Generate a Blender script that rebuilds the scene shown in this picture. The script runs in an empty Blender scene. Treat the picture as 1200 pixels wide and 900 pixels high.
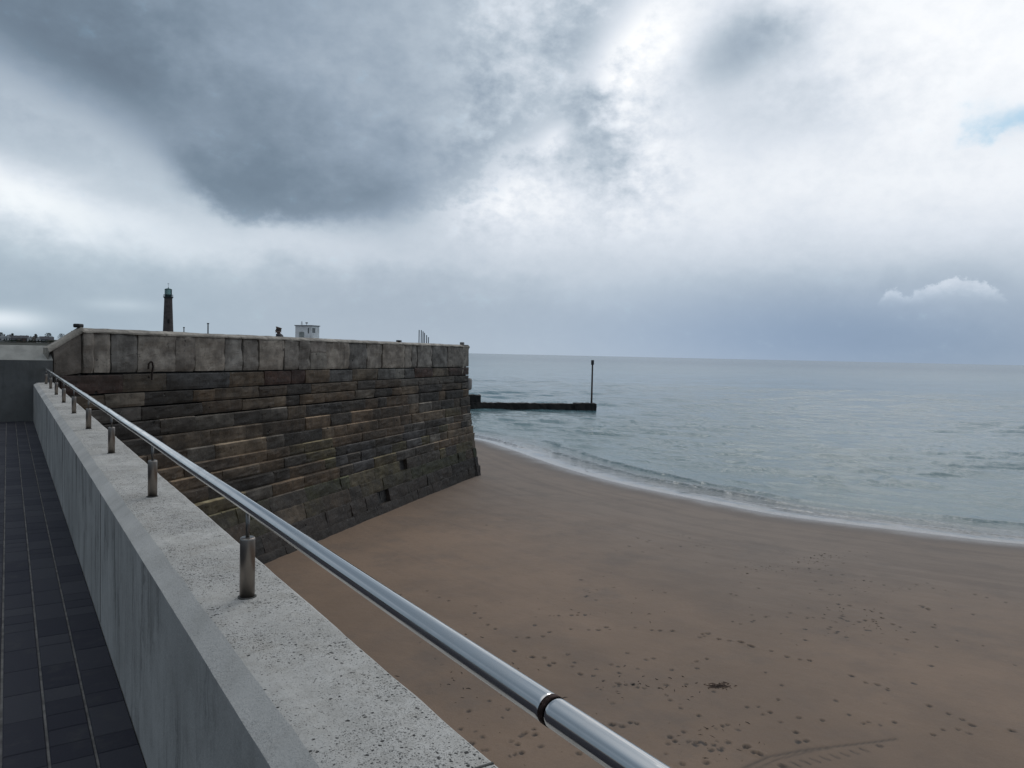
import bpy, bmesh, math, random
import numpy as np
from math import radians as RD

random.seed(7); rng = np.random.default_rng(11)
scn = bpy.context.scene
COL = scn.collection

# ------------------------------------------------------------------ camera
# world origin at the photographer's eye; +Y runs along the concrete parapet
F = 900.0; YAW = RD(33.31); PITCH = RD(-2.2265); ROLL = RD(1.2396)
def basis():
    h = np.array([math.sin(YAW), math.cos(YAW), 0]); r0 = np.array([math.cos(YAW), -math.sin(YAW), 0]); z = np.array([0, 0, 1.])
    f = h*math.cos(PITCH)+z*math.sin(PITCH); u0 = -h*math.sin(PITCH)+z*math.cos(PITCH)
    return f, r0*math.cos(ROLL)+u0*math.sin(ROLL), -r0*math.sin(ROLL)+u0*math.cos(ROLL)
CF, CR, CU = basis()
def ray(px, py): return CF+CR*(px-600)/F+CU*(450-py)/F
def at_z(px, py, z):
    r = ray(px, py); return r*(z/r[2])
def at_y(px, py, y):
    r = ray(px, py); return r*(y/r[1])
def at_d(px, py, d):                                    # at horizontal distance d
    r = ray(px, py); return r*(d/math.hypot(r[0], r[1]))
cam = bpy.data.cameras.new('camera'); cam.sensor_width = 36; cam.lens = 27.0; cam.clip_start = .05; cam.clip_end = 100000
co = bpy.data.objects.new('camera', cam); COL.objects.link(co); scn.camera = co
from mathutils import Matrix, Vector
co.matrix_world = Matrix(((CR[0], CU[0], -CF[0], 0), (CR[1], CU[1], -CF[1], 0), (CR[2], CU[2], -CF[2], 0), (0, 0, 0, 1)))

SEA = -5.85; GROUND = -1.6; DECK = -0.95

# ------------------------------------------------------------------ node helpers
class N:
    """scalar node expression"""
    def __init__(s, nt, sock): s.nt = nt; s.k = sock
    def _m(s, op, *a, clamp=False):
        n = s.nt.nodes.new('ShaderNodeMath'); n.operation = op; n.use_clamp = clamp
        for i, x in enumerate((s,)+a):
            if isinstance(x, N): s.nt.links.new(x.k, n.inputs[i])
            else: n.inputs[i].default_value = x
        return N(s.nt, n.outputs[0])
    def __add__(s, o): return s._m('ADD', o)
    __radd__ = __add__
    def __sub__(s, o): return s._m('SUBTRACT', o)
    def __rsub__(s, o): return (s*-1.0)+o
    def __mul__(s, o): return s._m('MULTIPLY', o)
    __rmul__ = __mul__
    def __truediv__(s, o): return s._m('DIVIDE', o)
    def __neg__(s): return s*-1.0
    def clamp(s): return s._m('ADD', 0.0, clamp=True)
    def pow(s, e): return s._m('POWER', e)
    def abs(s): return s._m('ABSOLUTE')
    def max(s, o): return s._m('MAXIMUM', o)
    def min(s, o): return s._m('MINIMUM', o)
    def step(s, a, b, lo=0., hi=1., kind='SMOOTHSTEP'):
        n = s.nt.nodes.new('ShaderNodeMapRange'); n.interpolation_type = kind
        s.nt.links.new(s.k, n.inputs[0])
        for i, v in enumerate((a, b, lo, hi)):
            if isinstance(v, N): s.nt.links.new(v.k, n.inputs[i+1])
            else: n.inputs[i+1].default_value = v
        return N(s.nt, n.outputs[0])
def val(nt, v):
    n = nt.nodes.new('ShaderNodeValue'); n.outputs[0].default_value = v; return N(nt, n.outputs[0])
def noise(nt, vec, scale, detail=4, rough=.55, dist=0., color=False):
    n = nt.nodes.new('ShaderNodeTexNoise'); n.inputs['Scale'].default_value = scale; n.inputs['Detail'].default_value = detail
    n.inputs['Roughness'].default_value = rough; n.inputs['Distortion'].default_value = dist
    if vec is not None: nt.links.new(vec, n.inputs['Vector'])
    return n.outputs['Color'] if color else N(nt, n.outputs[0])
def voro(nt, vec, scale, feature='F1', out='Distance', rnd=1.):
    n = nt.nodes.new('ShaderNodeTexVoronoi'); n.feature = feature; n.inputs['Scale'].default_value = scale
    n.inputs['Randomness'].default_value = rnd
    nt.links.new(vec, n.inputs['Vector']); return N(nt, n.outputs[out])
def comb(nt, x, y, z):
    n = nt.nodes.new('ShaderNodeCombineXYZ')
    for i, v in enumerate((x, y, z)):
        if isinstance(v, N): nt.links.new(v.k, n.inputs[i])
        else: n.inputs[i].default_value = v
    return n.outputs[0]
def sep(nt, vec):
    n = nt.nodes.new('ShaderNodeSeparateXYZ'); nt.links.new(vec, n.inputs[0]); return [N(nt, o) for o in n.outputs]
def ramp(nt, fac, stops, interp='LINEAR'):
    n = nt.nodes.new('ShaderNodeValToRGB'); n.color_ramp.interpolation = interp; cr = n.color_ramp
    stops = sorted(stops, key=lambda t: t[0])
    while len(cr.elements) < len(stops): cr.elements.new(.5)
    for e, (p, c) in zip(cr.elements, stops):
        e.position = p
    for e, (p, c) in zip(cr.elements, stops):
        c = (c, c, c) if isinstance(c, (int, float)) else c
        e.color = (*c, 1)
    nt.links.new(fac.k, n.inputs[0]); return n.outputs[0]
def curve1d(nt, x, pts, lo, hi, interp='B_SPLINE'):
    """piecewise function of x through pts, values within lo..hi"""
    x0, x1 = pts[0][0], pts[-1][0]
    f = x.step(x0, x1, kind='LINEAR')
    r = ramp(nt, f, [((p-x0)/(x1-x0), (v-lo)/(hi-lo)) for p, v in pts], interp)
    n = nt.nodes.new('ShaderNodeSeparateColor'); nt.links.new(r, n.inputs[0])
    return N(nt, n.outputs[0])*(hi-lo)+lo
def mix(nt, fac, a, b, mode='MIX'):
    n = nt.nodes.new('ShaderNodeMix'); n.data_type = 'RGBA'; n.blend_type = mode
    if isinstance(fac, N): nt.links.new(fac.k, n.inputs[0])
    else: n.inputs[0].default_value = fac
    for i, v in ((6, a), (7, b)):
        if isinstance(v, N): nt.links.new(v.k, n.inputs[i])
        elif isinstance(v, tuple): n.inputs[i].default_value = (*v, 1)
        else: nt.links.new(v, n.inputs[i])
    return n.outputs[2]
def s2l(*c):
    return tuple(((x/255)/12.92 if x/255 <= .04045 else ((x/255+.055)/1.055)**2.4) for x in c)
def material(name):
    m = bpy.data.materials.new(name); m.use_nodes = True; nt = m.node_tree
    b = nt.nodes['Principled BSDF']; tc = nt.nodes.new('ShaderNodeTexCoord')
    return m, nt, b, tc.outputs['Object']
def attr(nt, name, out='Fac'):
    n = nt.nodes.new('ShaderNodeAttribute'); n.attribute_name = name
    return N(nt, n.outputs['Fac']) if out == 'Fac' else n.outputs['Color']
def setv(nt, b, key, v):
    if isinstance(v, N): nt.links.new(v.k, b.inputs[key])
    elif isinstance(v, (int, float)): b.inputs[key].default_value = v
    elif isinstance(v, tuple): b.inputs[key].default_value = (*v, 1)
    else: nt.links.new(v, b.inputs[key])
def bump(nt, b, h, strength=.5, dist=.02):
    n = nt.nodes.new('ShaderNodeBump'); n.inputs['Strength'].default_value = strength; n.inputs['Distance'].default_value = dist
    nt.links.new(h.k, n.inputs['Height']); nt.links.new(n.outputs[0], b.inputs['Normal']); return n
def scaled(nt, vec, sx, sy, sz):
    n = nt.nodes.new('ShaderNodeMapping'); n.inputs['Scale'].default_value = (sx, sy, sz); nt.links.new(vec, n.inputs[0]); return n.outputs[0]
def simple(name, col, rough=.7, metal=0., var=.25, scale=3.):
    m, nt, b, ob = material(name)
    v = noise(nt, ob, scale, 5)
    c = mix(nt, v.step(.3, .7), tuple(x*(1-var) for x in col), tuple(x*(1+var) for x in col))
    setv(nt, b, 'Base Color', c); setv(nt, b, 'Roughness', rough); setv(nt, b, 'Metallic', metal)
    return m

# ------------------------------------------------------------------ object helpers
def link_mesh(name, V, Fs, mat, parent=None, smooth=False, attrs=None, loc=None):
    me = bpy.data.meshes.new(name)
    V = np.asarray(V, np.float32)
    if isinstance(Fs, np.ndarray) and Fs.ndim == 2:
        k = Fs.shape[1]; nf = len(Fs)
        me.vertices.add(len(V)); me.vertices.foreach_set('co', V.ravel())
        me.loops.add(nf*k); me.loops.foreach_set('vertex_index', Fs.ravel().astype(np.int32))
        me.polygons.add(nf); me.polygons.foreach_set('loop_start', np.arange(0, nf*k, k, dtype=np.int32))
        me.polygons.foreach_set('loop_total', np.full(nf, k, np.int32))
        me.update(calc_edges=True)
    else:
        me.from_pydata([tuple(map(float, v)) for v in V], [], [tuple(int(i) for i in f) for f in Fs])
    for an, av in (attrs or {}).items():
        av = np.asarray(av, np.float32)
        if av.ndim == 1:
            a = me.attributes.new(an, 'FLOAT', 'POINT'); a.data.foreach_set('value', av)
        else:
            a = me.attributes.new(an, 'FLOAT_COLOR', 'POINT'); a.data.foreach_set('color', np.c_[av, np.ones(len(av))].astype(np.float32).ravel())
    me.polygons.foreach_set('use_smooth', np.full(len(me.polygons), bool(smooth)))
    if mat: me.materials.append(mat)
    me.validate(); me.update()
    o = bpy.data.objects.new(name, me); COL.objects.link(o)
    if parent: o.parent = parent
    if loc is not None: o.location = loc
    return o
def from_bm(name, bm, mat, parent=None, smooth=False):
    bmesh.ops.recalc_face_normals(bm, faces=bm.faces)
    me = bpy.data.meshes.new(name); bm.to_mesh(me); bm.free()
    if smooth: me.polygons.foreach_set('use_smooth', np.ones(len(me.polygons), bool))
    me.materials.append(mat)
    o = bpy.data.objects.new(name, me); COL.objects.link(o)
    if parent: o.parent = parent
    return o
def tag(o, label=None, cat=None, group=None, kind=None):
    if label: o['label'] = label
    if cat: o['category'] = cat
    if group: o['group'] = group
    if kind: o['kind'] = kind
    return o
def empty(name, loc, label, cat, group=None, rz=0):
    o = bpy.data.objects.new(name, None); COL.objects.link(o); o.location = loc; o.rotation_euler = (0, 0, rz); o.empty_display_size = .2
    return tag(o, label, cat, group)
def add_box(bm, c, s, bev=0., rz=0.):
    r = bmesh.ops.create_cube(bm, size=1); vs = r['verts']
    bmesh.ops.scale(bm, vec=s, verts=vs)
    if bev:
        es = list({e for v in vs for e in v.link_edges})
        rr = bmesh.ops.bevel(bm, geom=es, offset=bev, segments=2, affect='EDGES', profile=.6)
        vs = list({v for f in rr['faces'] for v in f.verts} | {v for v in vs if v.is_valid})
    if rz: bmesh.ops.rotate(bm, cent=(0, 0, 0), matrix=Matrix.Rotation(rz, 3, 'Z'), verts=vs)
    bmesh.ops.translate(bm, vec=c, verts=vs); return vs
def lathe(bm, prof, seg=24, cx=0, cy=0):
    rings = []
    for r, z in prof:
        rings.append([bm.verts.new((cx+r*math.cos(2*math.pi*k/seg), cy+r*math.sin(2*math.pi*k/seg), z)) for k in range(seg)])
    for a, b in zip(rings, rings[1:]):
        for k in range(seg): bm.faces.new((a[k], a[(k+1) % seg], b[(k+1) % seg], b[k]))
    bm.faces.new(rings[0][::-1]); bm.faces.new(rings[-1])
def copy_tree(o, parent=None):
    c = o.copy(); COL.objects.link(c)
    if parent: c.parent = parent
    for ch in list(o.children): copy_tree(ch, c)
    return c
def fbm2(x, y, seed, octs=4, lac=2.0, gain=.5):
    """cheap value noise in numpy, range about -1..1"""
    r = np.random.default_rng(seed); T = r.uniform(-1, 1, (256, 256)); out = 0; a = 1; tot = 0
    for k in range(octs):
        xi = np.floor(x).astype(int); yi = np.floor(y).astype(int); fx = x-xi; fy = y-yi
        fx = fx*fx*(3-2*fx); fy = fy*fy*(3-2*fy)
        g = lambda i, j: T[(xi+i) % 256, (yi+j) % 256]
        out = out+a*((g(0, 0)*(1-fx)+g(1, 0)*fx)*(1-fy)+(g(0, 1)*(1-fx)+g(1, 1)*fx)*fy)
        tot += a; a *= gain; x = x*lac+17.3; y = y*lac+9.1
    return out/tot
def grid_faces(nu, nv):
    i = np.arange(nu-1)[:, None]; j = np.arange(nv-1)[None, :]
    a = i*nv+j
    return np.stack([a, a+nv, a+nv+1, a+1], -1).reshape(-1, 4)

# ------------------------------------------------------------------ world : overcast sky with cloud banks
SUN_AZ = 50.0; SUN_EL = 48.0                               # azimuth clockwise from +Y
w = bpy.data.worlds.new('World'); scn.world = w; w.use_nodes = True
nt = w.node_tree; bg = nt.nodes['Background']
tc = nt.nodes.new('ShaderNodeTexCoord')
gx, gy, gz = sep(nt, tc.outputs['Generated'])
az = gx._m('ARCTAN2', gy)*(180/math.pi)
el = gz._m('ARCSINE')*(180/math.pi)
sky = nt.nodes.new('ShaderNodeTexSky'); sky.sky_type = 'NISHITA'; sky.sun_disc = False
sky.sun_elevation = RD(SUN_EL); sky.sun_rotation = RD(SUN_AZ); sky.air_density = 1.0; sky.dust_density = .6
pv = comb(nt, az, el*1.35, 0.0)
n1 = noise(nt, pv, .085, 5, .55)-.5
n2 = noise(nt, comb(nt, az+91.0, el*1.5, 3.0), .26, 6, .6)-.5
n3 = noise(nt, comb(nt, az+31.0, el*1.3, 8.0), .9, 5, .6)-.5
elw = el+n1*5.0+n2*1.8+n3*.5
azw = az+n1*7.0+n2*3.2+n3*.7
def G(a, e, sa, se, amp, rot=0., warp=1.):
    A = (azw if warp else az)-a; E_ = (elw if warp else el)-e
    c, s = math.cos(RD(rot)), math.sin(RD(rot))
    u = (A*c+E_*s)*(1/sa); v = (E_*c-A*s)*(1/se)
    q = (u*u+v*v)*-.5
    n = nt.nodes.new('ShaderNodeMath'); n.operation = 'EXPONENT'; nt.links.new(q.k, n.inputs[0])
    return N(nt, n.outputs[0])*amp
# base brightness (in display value 0..1): grey on the left, bright to the right, greyer to the horizon
V = curve1d(nt, azw, [(-180, .60), (-90, .56), (0, .70), (22, .71), (31, .77), (38, .85), (48, .89), (68, .905), (100, .87), (180, .60)], 0, 1)
hz = el.step(1.0, 12.0)
Vh = curve1d(nt, azw, [(-180, .60), (0, .675), (20, .685), (34, .70), (46, .665), (58, .615), (70, .625), (180, .6)], 0, 1)
V = V*hz+Vh*(1.0-hz)
V = V+G(0, 9.6, 5, 1.3, .16, -12)+G(-3, 8.8, 9, 2.2, .08)+G(16, 7.3, 11, 1.1, .06, -3)+G(32.5, 10.5, 3.0, 2.0, .10)+G(30.6, 16.5, 2.0, 2.4, .09, 55)
V = V+G(41.8, 20.9, 2.4, 1.7, .14, 25)+G(63.0, 20, 5, 3, .05)+G(36, 15.5, 1.2, .6, .12, 30)
V = V+G(49.0, 20.8, 3.2, 1.5, -.24, 18)+G(38.6, 17.0, 2.0, 2.2, -.18)+G(52.5, 16.6, 4.0, 1.6, -.09)+G(40, 12.5, 2.2, 1.0, -.07)
V = V+G(53, 4.6, 6, 1.8, -.04)+G(57, 1.6, 10, 1.5, -.025, warp=0)+G(30, 3.5, 10, 2.0, -.03)
# the heavy dark cloud bank, upper left
border = curve1d(nt, az, [(-180, 30), (-60, 23), (-25, 21), (-2, 17.6), (4, 15.2), (8.0, 13.0), (10.5, 10.2), (13, 9.0), (18, 8.7), (24, 9.3), (28, 11.2), (31.5, 13.6), (34, 15.0), (37.0, 17.4), (40.0, 22.0), (46, 31), (55, 50), (75, 75), (180, 60)], 0, 90, 'LINEAR')
frag = az.step(24, 31)
dd = el-border+n1*2.2+n2*2.6+n3*1.2+frag*(n2*9.0+n3*4.0)
soft = curve1d(nt, az, [(-180, 4), (-2, 2.2), (8, 2.0), (12, .8), (18, .8), (24, 1.5), (30, 1.6), (40, 2.6), (60, 6), (180, 6)], 0, 10, 'LINEAR')
dark = dd.step(soft*-.9, soft*1.3)
Vd = curve1d(nt, azw, [(-180, .5), (-30, .50), (-2, .51), (6, .525), (15, .55), (24, .575), (28, .62), (32, .68), (37, .70), (45, .78), (60, .82), (180, .5)], 0, 1)+n1*.10+n2*.07+G(4, 17.8, 6, 2.4, -.06, -12)+G(17, 11.2, 6, 2.0, -.035)+G(24, 12.5, 5, 2.5, -.02)+G(28, 23, 6, 4, .08)+G(20, 20, 6, 3, .04)+G(9.5, 14.2, 2.5, 1.6, .05)
V = V*(1.0-dark)+Vd*dark
V = V+(n2*.10+n3*.07)*(1.0-dark*.6)*el.step(1, 15, .25, 1.0)+n1*.05+(n2*.30+n3*.16)*az.step(26, 32)*az.step(48, 41)*el.step(7, 12)
# cumulus heads low on the right
topc = curve1d(nt, az, [(40, 1), (52, 2.6), (57.6, 2.6), (58.4, 3.6), (59.0, 4.8), (59.6, 5.0), (60.4, 4.3), (61.0, 4.9), (62, 5.4), (63.2, 5.55), (64.5, 5.4), (65.6, 4.6), (66.6, 3.2), (74, 3), (90, 3), (120, 1)], 0, 20, 'LINEAR')
depth = topc-el+n3*.9+n2*.5+(noise(nt, comb(nt, az, el*1.2, 2.0), 2.4, 5, .65)-.5)*1.1
cum = depth.step(-.08, .34)*az.step(57.5, 59.2)*az.step(67.5, 66)*el.step(3.4, 4.6)
puff = depth.step(0.0, 1.5, 1.0, 0.0)
V = V+cum*(puff*.085+.01)*(n2*2.5+1.0).clamp()*el.step(3.3, 4.6)-depth.step(.15, -.0)*depth.step(-2.4, -.2)*az.step(54, 58)*el.step(4.2, 5.4)*.03
lowb = (az.step(-4, -40)+az.step(84, 120)).clamp()*el.step(36, 8)
V = V*(1.0-lowb)+(val(nt, .50)+n2*.1)*lowb
zen = el.step(30, 62)
V = V*(1.0-zen)+(val(nt, .86)+n2*.1)*zen
V = V+G(-.5, 1.5, 1.8, .45, .20, warp=0)+G(6.2, 2.7, 1.6, .28, .06, warp=0)+G(10, 6.5, 8, 1.2, .04)
V = V.clamp()
ccol = ramp(nt, V, [(0., s2l(50, 58, 70)), (.35, s2l(84, 96, 111)), (.5, s2l(114, 130, 146)), (.6, s2l(142, 157, 173)), (.72, s2l(177, 189, 201)), (.84, s2l(212, 219, 228)), (.94, s2l(238, 241, 245)), (1., s2l(252, 252, 252))])
# blue-slate rain haze along the right horizon
rain = G(54, 1.5, 12, 2.4, 1.0, warp=0)
ccol = mix(nt, rain*.36, ccol, mix(nt, 1.0, ccol, (.80, .95, 1.22), 'MULTIPLY'))
leftg = az.step(24, 4)*el.step(16, 3)
ccol = mix(nt, leftg*.3, ccol, mix(nt, 1.0, ccol, (.92, 1.03, 1.0), 'MULTIPLY'))
# gap of blue at the right
gap = (G(66.6, 14.9, 2.2, .7, 1.0, 12)+G(64.6, 16.2, 1.0, 1.0, .35)+n3*1.0+n2*.9).step(.1, 1.1)
skyc = mix(nt, 1.0, sky.outputs[0], (.60, .66, .66), 'MULTIPLY')
scl = nt.nodes.new('ShaderNodeVectorMath'); scl.operation = 'SCALE'; scl.inputs['Scale'].default_value = 10.0
nt.links.new(ccol, scl.inputs[0])
lite = mix(nt, .5, skyc, (3.2, 6.6, 8.8))
fin = mix(nt, gap*.7, scl.outputs[0], lite)
nt.links.new(fin, bg.inputs[0]); bg.inputs[1].default_value = .1
w.cycles.sampling_method = 'MANUAL'; w.cycles.sample_map_resolution = 512

sun = bpy.data.lights.new('sun', 'SUN'); sun.energy = .5; sun.angle = RD(20); sun.color = (1, .975, .94)
so = bpy.data.objects.new('sun', sun); COL.objects.link(so)
dv = Vector((-math.sin(RD(SUN_AZ))*math.cos(RD(SUN_EL)), -math.cos(RD(SUN_AZ))*math.cos(RD(SUN_EL)), -math.sin(RD(SUN_EL))))
so.rotation_euler = dv.to_track_quat('-Z', 'Y').to_euler()

# ------------------------------------------------------------------ materials
def concrete(name, base, streak):
    m, nt, b, ob = material(name)
    ox, oy, oz = sep(nt, ob)
    geo = nt.nodes.new('ShaderNodeNewGeometry'); nx, ny, nz = sep(nt, geo.outputs['Normal'])
    up = nz.step(.5, .80); flat = nz.step(.88, .96)
    big = noise(nt, ob, 1.3, 5, .6); mid = noise(nt, ob, 7, 6, .65); fine = noise(nt, ob, 60, 4, .7)
    c = mix(nt, big.step(.3, .7), tuple(x*.82 for x in base), tuple(x*1.12 for x in base))
    c = mix(nt, mid.step(.45, .75)*.45, c, tuple(x*.62*k for x, k in zip(base, (1, .98, .93))))
    # pits, dirt clusters on the weathered top
    cl = noise(nt, ob, 2.3, 4, .6).step(.42, .62)
    def cells(scale, rad, frac, vec=ob):
        n_ = nt.nodes.new('ShaderNodeTexVoronoi'); n_.inputs['Scale'].default_value = scale; nt.links.new(vec, n_.inputs['Vector'])
        sc_ = nt.nodes.new('ShaderNodeSeparateColor'); nt.links.new(n_.outputs['Color'], sc_.inputs[0])
        pick = N(nt, sc_.outputs[0]).step(frac+.03, frac, kind='LINEAR') if not isinstance(frac, N) else (frac-N(nt, sc_.outputs[0])).step(0, .04)
        r_ = N(nt, sc_.outputs[1])*rad*.6+rad*.4
        return (r_-N(nt, n_.outputs['Distance'])).step(-.02, .05)*pick
    wv_ = nt.nodes.new('ShaderNodeVectorMath'); wv_.operation = 'ADD'; nt.links.new(ob, wv_.inputs[0])
    ws_ = nt.nodes.new('ShaderNodeVectorMath'); ws_.operation = 'SCALE'; ws_.inputs['Scale'].default_value = .008; nt.links.new(noise(nt, ob, 130, 2, color=True), ws_.inputs[0]); nt.links.new(ws_.outputs[0], wv_.inputs[1])
    wob_ = wv_.outputs[0]
    dens = noise(nt, ob, 3.2, 4, .65).step(.38, .66)
    pit = voro(nt, scaled(nt, ob, 1, .8, 1), 95).step(.50, .40)*(noise(nt, ob, 22, 3).step(.48, .54))*(cl*.85+.15)
    pit2 = voro(nt, ob, 34).step(.26, .18)*noise(nt, ob, 9, 2).step(.50, .56)*(cl*.6+.4)
    grit = noise(nt, ob, 210, 3, .7).step(.54, .70)*(cl*.8+.2)
    pits = (cells(95, .40, dens*.50+.02, wob_).max(cells(52, .30, dens*.22, wob_)).max(cells(180, .44, dens*.6+.1, wob_)*.8).max(cells(330, .46, dens*.5+.15, ob)*.6))*(flat*.88+.12)*up
    mot = noise(nt, ob, 26, 5, .75).step(.40, .66)*flat
    c = mix(nt, mot*.38, c, tuple(x*.55*k for x, k in zip(base, (1.0, .97, .92))))
    mot2 = noise(nt, wob_, 5.2, 6, .75).step(.50, .62)*flat
    c = mix(nt, mot2*.35, c, tuple(x*.60*k for x, k in zip(base, (1.02, .97, .90))))
    c = mix(nt, grit*flat*.45, c, tuple(x*.42 for x in base))
    dirt = noise(nt, scaled(nt, ob, 2.2, 1.2, 2), 2.1, 7, .7).step(.5, .72)*flat
    c = mix(nt, dirt*.35, c, tuple(x*.55*k for x, k in zip(base, (1.02, .98, .9))))
    c = mix(nt, pits*.97, c, (.035, .034, .032))
    pale = voro(nt, ob, 31).step(.16, .06)*noise(nt, ob, 5.0, 2).step(.6, .66)*up
    c = mix(nt, pale*.8, c, (.6, .6, .57))
    # run-off streaks, plus an even tint putting side shade into upright faces
    sv = comb(nt, ox*4.0, oy*4.0+(mid-.5)*.5, oz*.8+(mid-.5)*.4)
    st = noise(nt, sv, 1.2, 7, .75).step(.45, .66)*noise(nt, ob, 1.1, 3).step(.30, .50)
    st2 = noise(nt, comb(nt, ox*16.0, oy*16.0, oz*.7), 1.5, 5, .7).step(.47, .66)*noise(nt, ob, .9, 3).step(.4, .56)
    c = mix(nt, (st*.75+st2*.2+.24).clamp()*(1.0-up)*streak, c, tuple(x*.30 for x in base))
    setv(nt, b, 'Base Color', c); setv(nt, b, 'Roughness', .85); b.inputs['Specular IOR Level'].default_value = .3
    h = mid*.3+fine*.25+noise(nt, ob, 180, 3)*.16*up+pits*-1.0+(grit*-.3)*up
    bump(nt, b, h, .75, .012)
    return m
M_conc = concrete('weathered_concrete', (.49, .475, .445), 1.0)
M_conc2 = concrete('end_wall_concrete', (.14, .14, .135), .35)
M_conc3 = simple('pale_wall_coping', (.27, .265, .24), .85, 0, .15, 5)  # end wall's concrete made lighter: skylight on the slope put into the colour

def stone_mat(name, bumpd=.03, dark=.66):
    m, nt, b, ob = material(name)
    col = attr(nt, 'tone', 'Color')
    n_ = noise(nt, ob, 2.2, 6, .65); f = noise(nt, ob, 14, 6, .7)
    c = mix(nt, n_.step(.35, .68), mix(nt, 1., col, (.62, .60, .58), 'MULTIPLY'), mix(nt, 1., col, (1.28, 1.26, 1.22), 'MULTIPLY'))
    c = mix(nt, f.step(.52, .75)*.6, c, mix(nt, 1., col, (.40, .38, .36), 'MULTIPLY'))
    ox, oy, oz = sep(nt, ob)
    sv = comb(nt, ox*5.0, oy*5.0, oz*.8)
    st = noise(nt, sv, 1.0, 5, .65).step(.53, .72)
    c = mix(nt, st*.45, c, (.02, .018, .016))
    hole = voro(nt, ob, 2.4).step(.13, .07)*noise(nt, ob, 3.0, 2).step(.5, .6)
    c = mix(nt, hole, c, (.012, .011, .01))
    pale = noise(nt, ob, 5.5, 5, .7).step(.62, .72)
    c = mix(nt, pale*.35, c, (.26, .25, .22))
    patch = noise(nt, comb(nt, ox, oy, oz*1.6), .42, 5, .65)
    c = mix(nt, patch.step(.46, .64)*dark, c, (.026, .020, .014))
    spot = noise(nt, ob, 8.0, 4, .75).step(.60, .68)*noise(nt, ob, 1.1, 3).step(.42, .6)
    c = mix(nt, spot*.75, c, (.016, .015, .014))
    setv(nt, b, 'Base Color', c); setv(nt, b, 'Roughness', f.step(.3, .7, .8, .5)); b.inputs['Specular IOR Level'].default_value = .3
    bump(nt, b, n_*.6+f*.5+noise(nt, ob, 55, 4)*.2-hole*1.2, .7, bumpd)
    return m
M_stone = stone_mat('old_stone')
M_pale = stone_mat('pale_parapet_stone', .03, .12)
M_coping = simple('pale_coping_stone', (.36, .34, .31), .85, 0, .3, 2.5)
M_deckstone = simple('pier_deck', (.2, .19, .18), .85)
M_core = simple('dark_mortar', (.012, .011, .010), .9)

def sand_mat():
    m, nt, b, ob = material('beach_sand')
    d = attr(nt, 'shore'); weed = attr(nt, 'damp')
    ox, oy, oz = sep(nt, ob)
    big = noise(nt, ob, .13, 5, .6); mid = noise(nt, ob, .8, 5, .6); fine = noise(nt, ob, 9, 5, .7); grain = noise(nt, ob, 120, 2, .7)
    # streaks left by the falling tide, running along the waterline
    al = attr(nt, 'along')
    stv = comb(nt, d*1.5, al*.14, 0.0)
    st = noise(nt, stv, 1.0, 6, .65, .5)
    c = mix(nt, big.step(.3, .7), (.147, .097, .063), (.218, .145, .096))
    farg = (d+(mid-.5)*4.0+(big-.5)*9.0).step(4.0, 15.0)
    c = mix(nt, farg, mix(nt, st.step(.32, .68), (.142, .105, .081), (.204, .156, .119)), c)
    c = mix(nt, st.step(.5, .72)*.35*d.step(22, 8), c, (.115, .088, .076))
    c = mix(nt, mid.step(.4, .75)*.34, c, (.098, .073, .058))
    mott = noise(nt, scaled(nt, ob, 1, 1, 1), .45, 6, .7).step(.50, .68)
    c = mix(nt, mott*.38, c, (.092, .074, .062))
    c = mix(nt, fine.step(.55, .8)*.20, c, (.09, .066, .052))
    wet = (d+(mid-.5)*.9).step(2.2, .25)
    c = mix(nt, wet*.75, c, (.085, .073, .068))
    gr_ = noise(nt, ob, 45, 3, .8)
    c = mix(nt, gr_.step(.3, .7)*.35, c, mix(nt, 1., c, (.62, .60, .58), 'MULTIPLY'))
    c = mix(nt, weed*.95, c, (.016, .011, .008))  # near-black tint over prints and ruts
    setv(nt, b, 'Base Color', c)
    r = (d+(mid-.5)*1.2).step(.0, 1.2, .24, .66)+st*.06
    setv(nt, b, 'Roughness', r); b.inputs['Specular IOR Level'].default_value = .35
    bump(nt, b, fine*.35+mid*.4+grain*.10+st*.6+noise(nt, ob, 3.2, 4, .6)*.6, .6, .03)
    return m
M_sand = sand_mat()

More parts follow.
